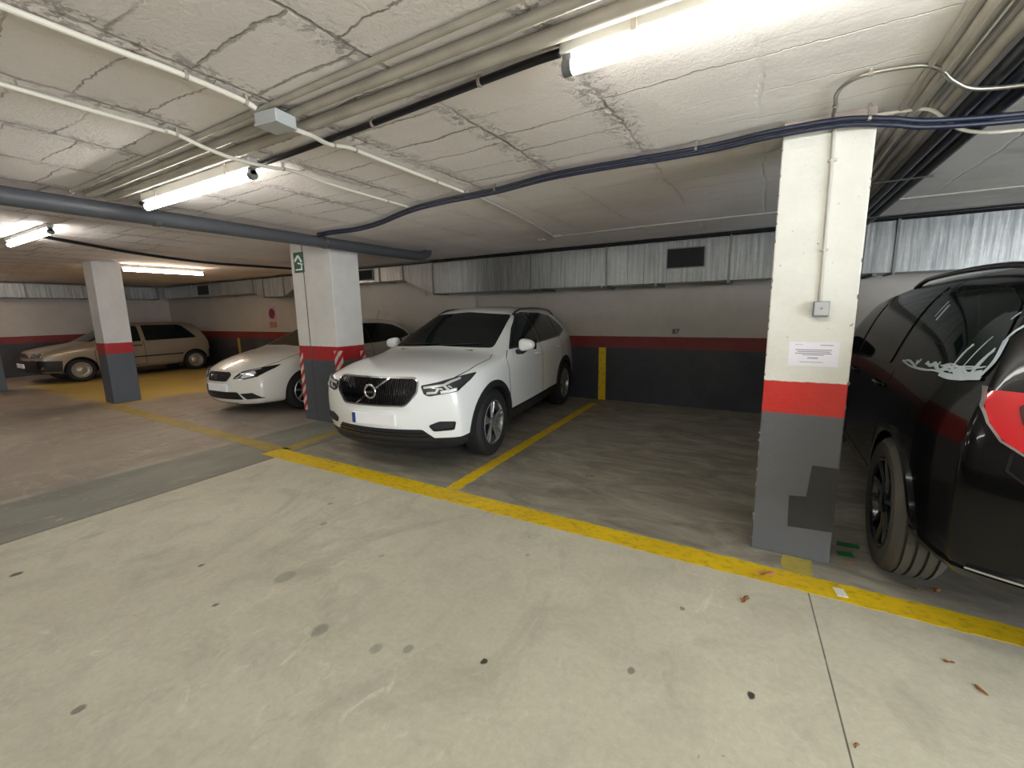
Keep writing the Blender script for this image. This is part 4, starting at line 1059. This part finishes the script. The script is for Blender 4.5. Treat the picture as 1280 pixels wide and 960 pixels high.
lamp(-4.36, 1.70, 2.375, 0, 1.5, M['tube'], 'tube lamp on the ceiling pipes just right of the big dark drain pipe')
lamp(-7.98, 1.66, 2.40, 0, 1.5, M['tube'], 'short-looking tube lamp at the left edge beyond the dark drain pipe')
lamp(-10.18, 3.44, 2.38, R(90), 1.35, M['tube_warm'], 'pinkish warm tube lamp beside the square pillar over the beige hatchback')
lamp(3.1, 1.63, 2.375, 0, 1.5, M['tube'], 'tube lamp beyond the right edge of the photo')
lamp(-4.4, -2.3, 2.375, 0, 1.5, M['tube'], 'added fill tube lamp behind the camera, over the left part of the aisle')  # unseen lamp added to brighten the ceiling near the camera
lamp(-.7, -2.3, 2.375, 0, 1.5, M['tube'], 'added fill tube lamp directly behind the camera')  # second unseen lamp of the added row, more fill for the near ceiling
lamp(-9.6, -1.2, 2.375, 0, 1.5, M['tube'], 'added fill tube lamp over the far left aisle, outside the photo')  # unseen lamp added to lift the brightness of the left floor
lamp(-15.3, 1.2, 2.38, R(90), 1.35, M['tube_warm'], 'added warm fill tube lamp over the far left aisle outside the photo')  # unseen warm lamp added to brighten the far left area

# ------------------------------------------------------------------ ceiling services
def pipe(name, pts, r, m, label, cat, group=None, n=6, seg=8, clips=None, clipm=None):
    bm = bmesh.new(); P = smoothpath(pts, n) if n else pts
    tube(bm, P, r, seg); o = obj(name, bm, m, None, 50); tag(o, label, cat, group)
    if clips:
        P = [Vector(p) for p in P]
        for k in clips:
            i = min(len(P)-2, max(0, int(k*(len(P)-1)))); c = P[i]; d = (P[i+1]-P[i]).normalized()
            b = bmesh.new(); tube(b, [c-d*.007, c+d*.007], r+.003, 10); q = boxm((c.x-.006, c.y-.006, c.z), (c.x+.006, c.y+.006, max(c.z+.01, H)), .0)
            me = bpy.data.meshes.new('t'); q.to_mesh(me); q.free(); b.from_mesh(me); bpy.data.meshes.remove(me)
            obj('pipe_clip', b, clipm or M['clip'], o)
    return o
Lx = -4.86
pipe('conduit', [(-4.645, 1.35, 2.462), (-2.2, 1.345, 2.462), (3.9, 1.33, 2.462)], .014, M['conduit_grey'], 'thinnest of the grey conduits on the ceiling, furthest from the tube lamps', 'conduit', 'parallel grey conduits', 0, clips=(.3, .9))
pipe('conduit', [(-4.645, 1.44, 2.455), (3.9, 1.435, 2.455)], .021, M['conduit_grey'], 'middle one of the three parallel grey ceiling conduits', 'conduit', 'parallel grey conduits', 0)
pipe('conduit', [(-4.645, 1.555, 2.45), (3.9, 1.545, 2.45)], .027, M['conduit_grey'], 'thickest grey ceiling conduit, right beside the row of tube lamps', 'conduit', 'parallel grey conduits', 0)
for j, xx in enumerate((-3.1, -1.75, -.9)):
    pass
pipe('black_cable', [(-4.64, 1.775, 2.455), (-2.9, 1.762, 2.455), (-1.8, 1.72, 2.455), (-.95, 1.66, 2.45), (-.735, 1.64, 2.44)], .016, M['cable'], 'black cable running along the ceiling into the end of the nearest tube lamp', 'cable', None, 4, clips=(.25, .5, .7))
o = pipe('drain_pipe', [(-4.72, -4.9, 2.37), (-4.72, 1, 2.37), (-4.74, 4.6, 2.37), (-4.74, 5.15, 2.37), (-4.74, 5.38, 2.385), (-4.74, 5.48, 2.43), (-4.74, 5.50, 2.479)], .068, M['pipe'], 'big dark grey drain pipe under the ceiling, passing the middle pillar', 'pipe', None, 6, 20)
for y in (.2, 1.9, 3.6):
    bm = bmesh.new(); tube(bm, [(-4.73, y-.02, 2.37), (-4.73, y+.02, 2.37)], .074, 20); box(bm, (-4.745, y-.015, 2.43), (-4.715, y+.015, H)); obj('pipe_hanger', bm, M['flange'], o, 40)
# white conduits running from left foreground to the back
pipe('white_conduit', [(-2.13, -1.5, 2.462), (-2.12, .55, 2.462), (-2.10, .95, 2.462), (-2.09, 1.22, 2.45), (-2.08, 1.285, 2.432)], .012, M['conduit'], 'cream conduit coming from the left foreground into the ceiling junction box', 'conduit', 'cream conduits', 5, clips=(.55, .8))
pipe('white_conduit', [(-2.06, 1.42, 2.395), (-2.07, 1.55, 2.40), (-2.14, 1.72, 2.42), (-2.17, 1.88, 2.455), (-2.19, 2.1, 2.462), (-2.20, 3.02, 2.462)], .012, M['conduit'], 'cream conduit leaving the ceiling junction box towards the back', 'conduit', 'cream conduits', 5, clips=(.45, .68, .95))
pipe('white_conduit', [(-2.80, -1.5, 2.462), (-2.80, 1.0, 2.462), (-2.76, 1.22, 2.455), (-2.72, 1.38, 2.41), (-2.72, 1.55, 2.395), (-2.76, 1.78, 2.42), (-2.82, 1.95, 2.455), (-2.9, 2.4, 2.462), (-2.92, 3.16, 2.462)], .011, M['conduit'], 'lower cream conduit that dips under the grey conduits beside the second lamp', 'conduit', 'cream conduits', 5, clips=(.28, .72, .97))
pipe('white_conduit', [(-2.18, 3.05, 2.466), (-2.3, 4.2, 2.466), (-2.5, 5.38, 2.466)], .010, M['conduit_paint'], 'overpainted thin conduit continuing to the back beyond the blue cable', 'conduit', None, 4)
pipe('white_conduit', [(-2.52, 5.42, 2.464), (-1.2, 5.40, 2.464), (.3, 5.45, 2.464), (2.2, 5.5, 2.464), (4.8, 5.5, 2.464)], .010, M['conduit_paint'], 'overpainted thin conduit running across the ceiling near the back duct', 'conduit', None, 4)
for x, y in ((-2.75, 5.55), (-2.45, 5.42)):
    tag(obj('ceiling_boss', boxm((x-.05, y-.04, 2.445), (x+.05, y+.04, H), .012), M['conduit_paint']), 'small painted box on the ceiling %s' % ('at the turn of the thin conduit' if x > -2.6 else 'just left of the turn of the thin conduit'), 'box')
t = thing('junction_box', 'square grey junction box hanging under the ceiling conduits', 'junction box', (-2.08, 1.375, 2.408), R(8))
obj('box_body', boxm((-.070, -.058, -.02), (.070, .058, .030), .006), M['box'], t)
obj('box_lid', boxm((-.073, -.061, -.030), (.073, .061, -.018), .004), M['box'], t)
# dark blue cable pair across the middle
cp = [(-4.635, 3.45, 2.44), (-4.4, 3.44, 2.44), (-4.0, 3.47, 2.44), (-3.55, 3.38, 2.44), (-3.05, 3.19, 2.44), (-2.7, 3.09, 2.44), (-2.35, 3.05, 2.44), (-1.9, 3.03, 2.44), (-1.3, 2.93, 2.44), (-.44, 2.95, 2.435), (-.05, 2.89, 2.43), (.25, 2.895, 2.425), (.45, 2.94, 2.40), (.6, 3.0, 2.378), (.9, 3.1, 2.37), (1.3, 3.2, 2.37), (2.2, 3.3, 2.37), (4.5, 3.3, 2.40)]
pipe('blue_cable', cp, .0135, M['cable_blue'], 'front strand of the dark blue cable pair crossing the ceiling to the nearest pillar', 'cable', 'dark blue cable pair', 6, clips=(.42, .53, .68), clipm=M['steel'])
pipe('blue_cable', [(x, y+.006, z-.026) for x, y, z in cp], .0125, M['cable_blue'], 'rear strand of the dark blue cable pair crossing the ceiling to the nearest pillar', 'cable', 'dark blue cable pair', 6)
pipe('black_cable', [(-5.52, 6.47, 2.452), (-2, 6.47, 2.452), (1, 6.47, 2.452), (6.9, 6.47, 2.452)], .018, M['cable'], 'black cable lying along the top edge of the back wall duct', 'cable', None, 0)
pipe('black_cable', [(-7.3, 1.78, 2.455), (-7.45, 1.95, 2.455), (-7.7, 2.3, 2.455), (-8.2, 3.0, 2.455), (-8.7, 4.2, 2.455), (-8.6, 5.4, 2.455), (-8.5, 6.45, 2.455)], .022, M['cable'], 'dark cable curving across the ceiling from the left lamp to the far duct', 'cable', None, 5)
# steel conduits by the near pillar
pipe('steel_conduit', [(.226, 2.944, 2.44), (.214, 2.93, 2.462), (.21, 2.80, 2.464), (.20, 2.66, 2.462), (.225, 2.56, 2.462), (.30, 2.51, 2.462), (.46, 2.54, 2.462), (.54, 2.60, 2.45), (.60, 2.66, 2.415), (.70, 2.72, 2.385), (.95, 2.76, 2.375), (1.5, 2.8, 2.37), (3, 2.8, 2.38)], .009, M['steel'], 'bent steel conduit looping from the nearest pillar over to the right', 'conduit', None, 5, clips=(.18, .42))
pipe('steel_conduit', [(.30, 3.02, 2.455), (.45, 3.03, 2.455), (.60, 3.04, 2.445), (.70, 3.13, 2.40), (.80, 3.20, 2.355), (1.0, 3.22, 2.325), (1.6, 3.3, 2.325), (3, 3.4, 2.35)], .009, M['conduit'], 'cream conduit dipping under the dark pipes right of the nearest pillar', 'conduit', None, 5, clips=(.1,))
# bundle along the right, running front to back
Y0, Y1 = -4.9, 6.44
for i, (x, z, r, m, lab) in enumerate([
    (.50, 2.464, .013, 'conduit_grey', 'leftmost thin grey conduit of the bundle right of the nearest pillar'),
    (.555, 2.458, .018, 'conduit_grey', 'second grey conduit from the left in the bundle right of the nearest pillar'),
    (.615, 2.462, .015, 'steel', 'bright steel conduit within the bundle right of the nearest pillar'),
    (.675, 2.452, .024, 'conduit_grey', 'thicker grey conduit beside the black pipes of the ceiling bundle'),
    (.745, 2.425, .030, 'cable', 'leftmost black pipe of the ceiling bundle right of the nearest pillar'),
    (.815, 2.432, .026, 'cable_blue', 'middle blue-black pipe of the ceiling bundle right of the nearest pillar'),
    (.885, 2.425, .032, 'cable', 'rightmost thick black pipe of the ceiling bundle right of the nearest pillar')]):
    pipe('bundle_pipe', [(x, Y0, z), (x, Y1, z)], r, M[m], lab, 'pipe', 'pipes running front to back', 0, 12)
for y, l in ((4.3, 'just beyond the nearest pillar'), (5.9, 'closest to the back duct')):
    tag(obj('pipe_support', boxm((.47, y-.012, 2.384), (.93, y+.012, 2.392), .002), M['flange']), 'narrow steel strap under the ceiling pipe bundle, ' + l, 'bracket', 'straps under the pipe bundle')

# ------------------------------------------------------------------ litter
def leaf(x, y, s, ang, m, label, name='dry_leaf', cat='leaf', group='dry leaves on the floor', curl=.25):
    bm = bmesh.new(); rs = random.Random(int((x*31+y*17)*1000)); n = 14; prev = None
    c = bm.verts.new((0, 0, .35*curl*s)); ring = []
    for k in range(n):
        a = 2*pi*k/n; r = s*(.5+.22*cos(2*a)+.12*sin(5*a+rs.random()*6)+rs.uniform(-.06, .06))
        ring.append(bm.verts.new((r*cos(a), r*sin(a)*.75, max(0, curl*s*(.15+.35*sin(3*a+1)+rs.uniform(-.05, .1))))))
    for k in range(n): bm.faces.new((c, ring[k], ring[(k+1) % n]))
    r = bmesh.ops.solidify(bm, geom=bm.faces[:], thickness=.0012)
    o = obj(name, bm, m); o.location = (x, y, .0015); o.rotation_euler = (0, 0, ang); return tag(o, label, cat, group)
leaf(.085, 2.675, .062, .5, M['leaf_pink'], 'crumpled pinkish leaf lying on the yellow line by the nearest pillar')
leaf(-.01, 2.37, .05, 1.2, M['leaf'], 'brown leaf fragment on the bare floor just in front of the yellow line')
leaf(.76, 2.33, .030, .2, M['leaf'], 'small curled leaf on the floor at the right below the yellow line')
leaf(.82, 2.20, .034, 2.0, M['leaf'], 'small flat leaf nearest the right edge of the photo')
leaf(.36, 1.69, .022, 1.0, M['leaf'], 'tiny leaf beside the saw-cut joint near the bottom of the photo')
leaf(.50, 3.04, .05, .0, M['leaf'], 'reddish leaf between the nearest pillar and the black SUV tyre')
leaf(.86, 2.93, .05, .7, M['leaf'], 'brown leaf under the tread of the black SUV tyre')
leaf(.78, 2.90, .04, 2.2, M['leaf'], 'small dark leaf in front of the black SUV tyre')
leaf(-1.32, 3.62, .05, .4, M['leaf'], 'pale leaf in the middle of the empty bay')
def scrap(x, y, w, h, ang, m, label, cat, name, th=.004):
    bm = bmesh.new(); prism(bm, [(-w/2, -h/2), (w*.42, -h*.55), (w/2, h*.4), (-w*.38, h/2)], 0, th)
    o = obj(name, bm, m); o.location = (x, y, .0016); o.rotation_euler = (0, 0, ang); return tag(o, label, cat)
scrap(.425, 2.675, .052, .075, .25, M['tile'], 'small white card lying on the yellow line right of the nearest pillar', 'card', 'white_card', .003)
scrap(.53, 3.27, .13, .055, .1, M['green_scrap'], 'longer strip of green plastic on the floor beside the black SUV tyre', 'scrap', 'plastic_scrap')
scrap(.50, 3.13, .09, .06, .3, M['green_scrap'], 'shorter scrap of green plastic between the pillar and the black SUV tyre', 'scrap', 'plastic_scrap')

# ------------------------------------------------------------------ camera, world, colour
cam = bpy.data.cameras.new('camera'); co = bpy.data.objects.new('camera', cam); COL.objects.link(co)
F_PX, PITCH, ROLL, YAW = 543.71, .164585, -.017484, .531031
cy, sy = cos(YAW), sin(YAW)
fw = Vector((-sy*cos(PITCH), cy*cos(PITCH), -sin(PITCH))); rt = Vector((cy, sy, 0)); up = rt.cross(fw)
r2 = rt*cos(ROLL)+up*sin(ROLL); u2 = -rt*sin(ROLL)+up*cos(ROLL)
m = Matrix((r2, u2, -fw)).transposed().to_4x4(); m.translation = (0, 0, 1.5)
co.matrix_world = m; cam.sensor_width = 36; cam.lens = F_PX/1280*36; cam.clip_start = .05
S.camera = co
w = bpy.data.worlds.new('world'); S.world = w; w.use_nodes = True
w.node_tree.nodes['Background'].inputs[0].default_value = (.86, .93, 1.0, 1); w.node_tree.nodes['Background'].inputs[1].default_value = SKY
pl = bpy.data.lights.new('entrance_portal', 'AREA'); pl.shape = 'RECTANGLE'; pl.size = 7.0; pl.size_y = 2.38; pl.cycles.is_portal = True
po = bpy.data.objects.new('entrance_portal', pl); COL.objects.link(po); po.location = (7.1, -1.3, 1.19); po.rotation_euler = (R(90), 0, R(90))
vs = S.view_settings; vs.view_transform = 'Standard'; vs.look = 'None'; vs.gamma = 1; vs.use_curve_mapping = False; vs.exposure = 0.5
S.cycles.use_denoising = True; S.cycles.max_bounces = 8; S.cycles.diffuse_bounces = 5; S.cycles.sample_clamp_indirect = 6
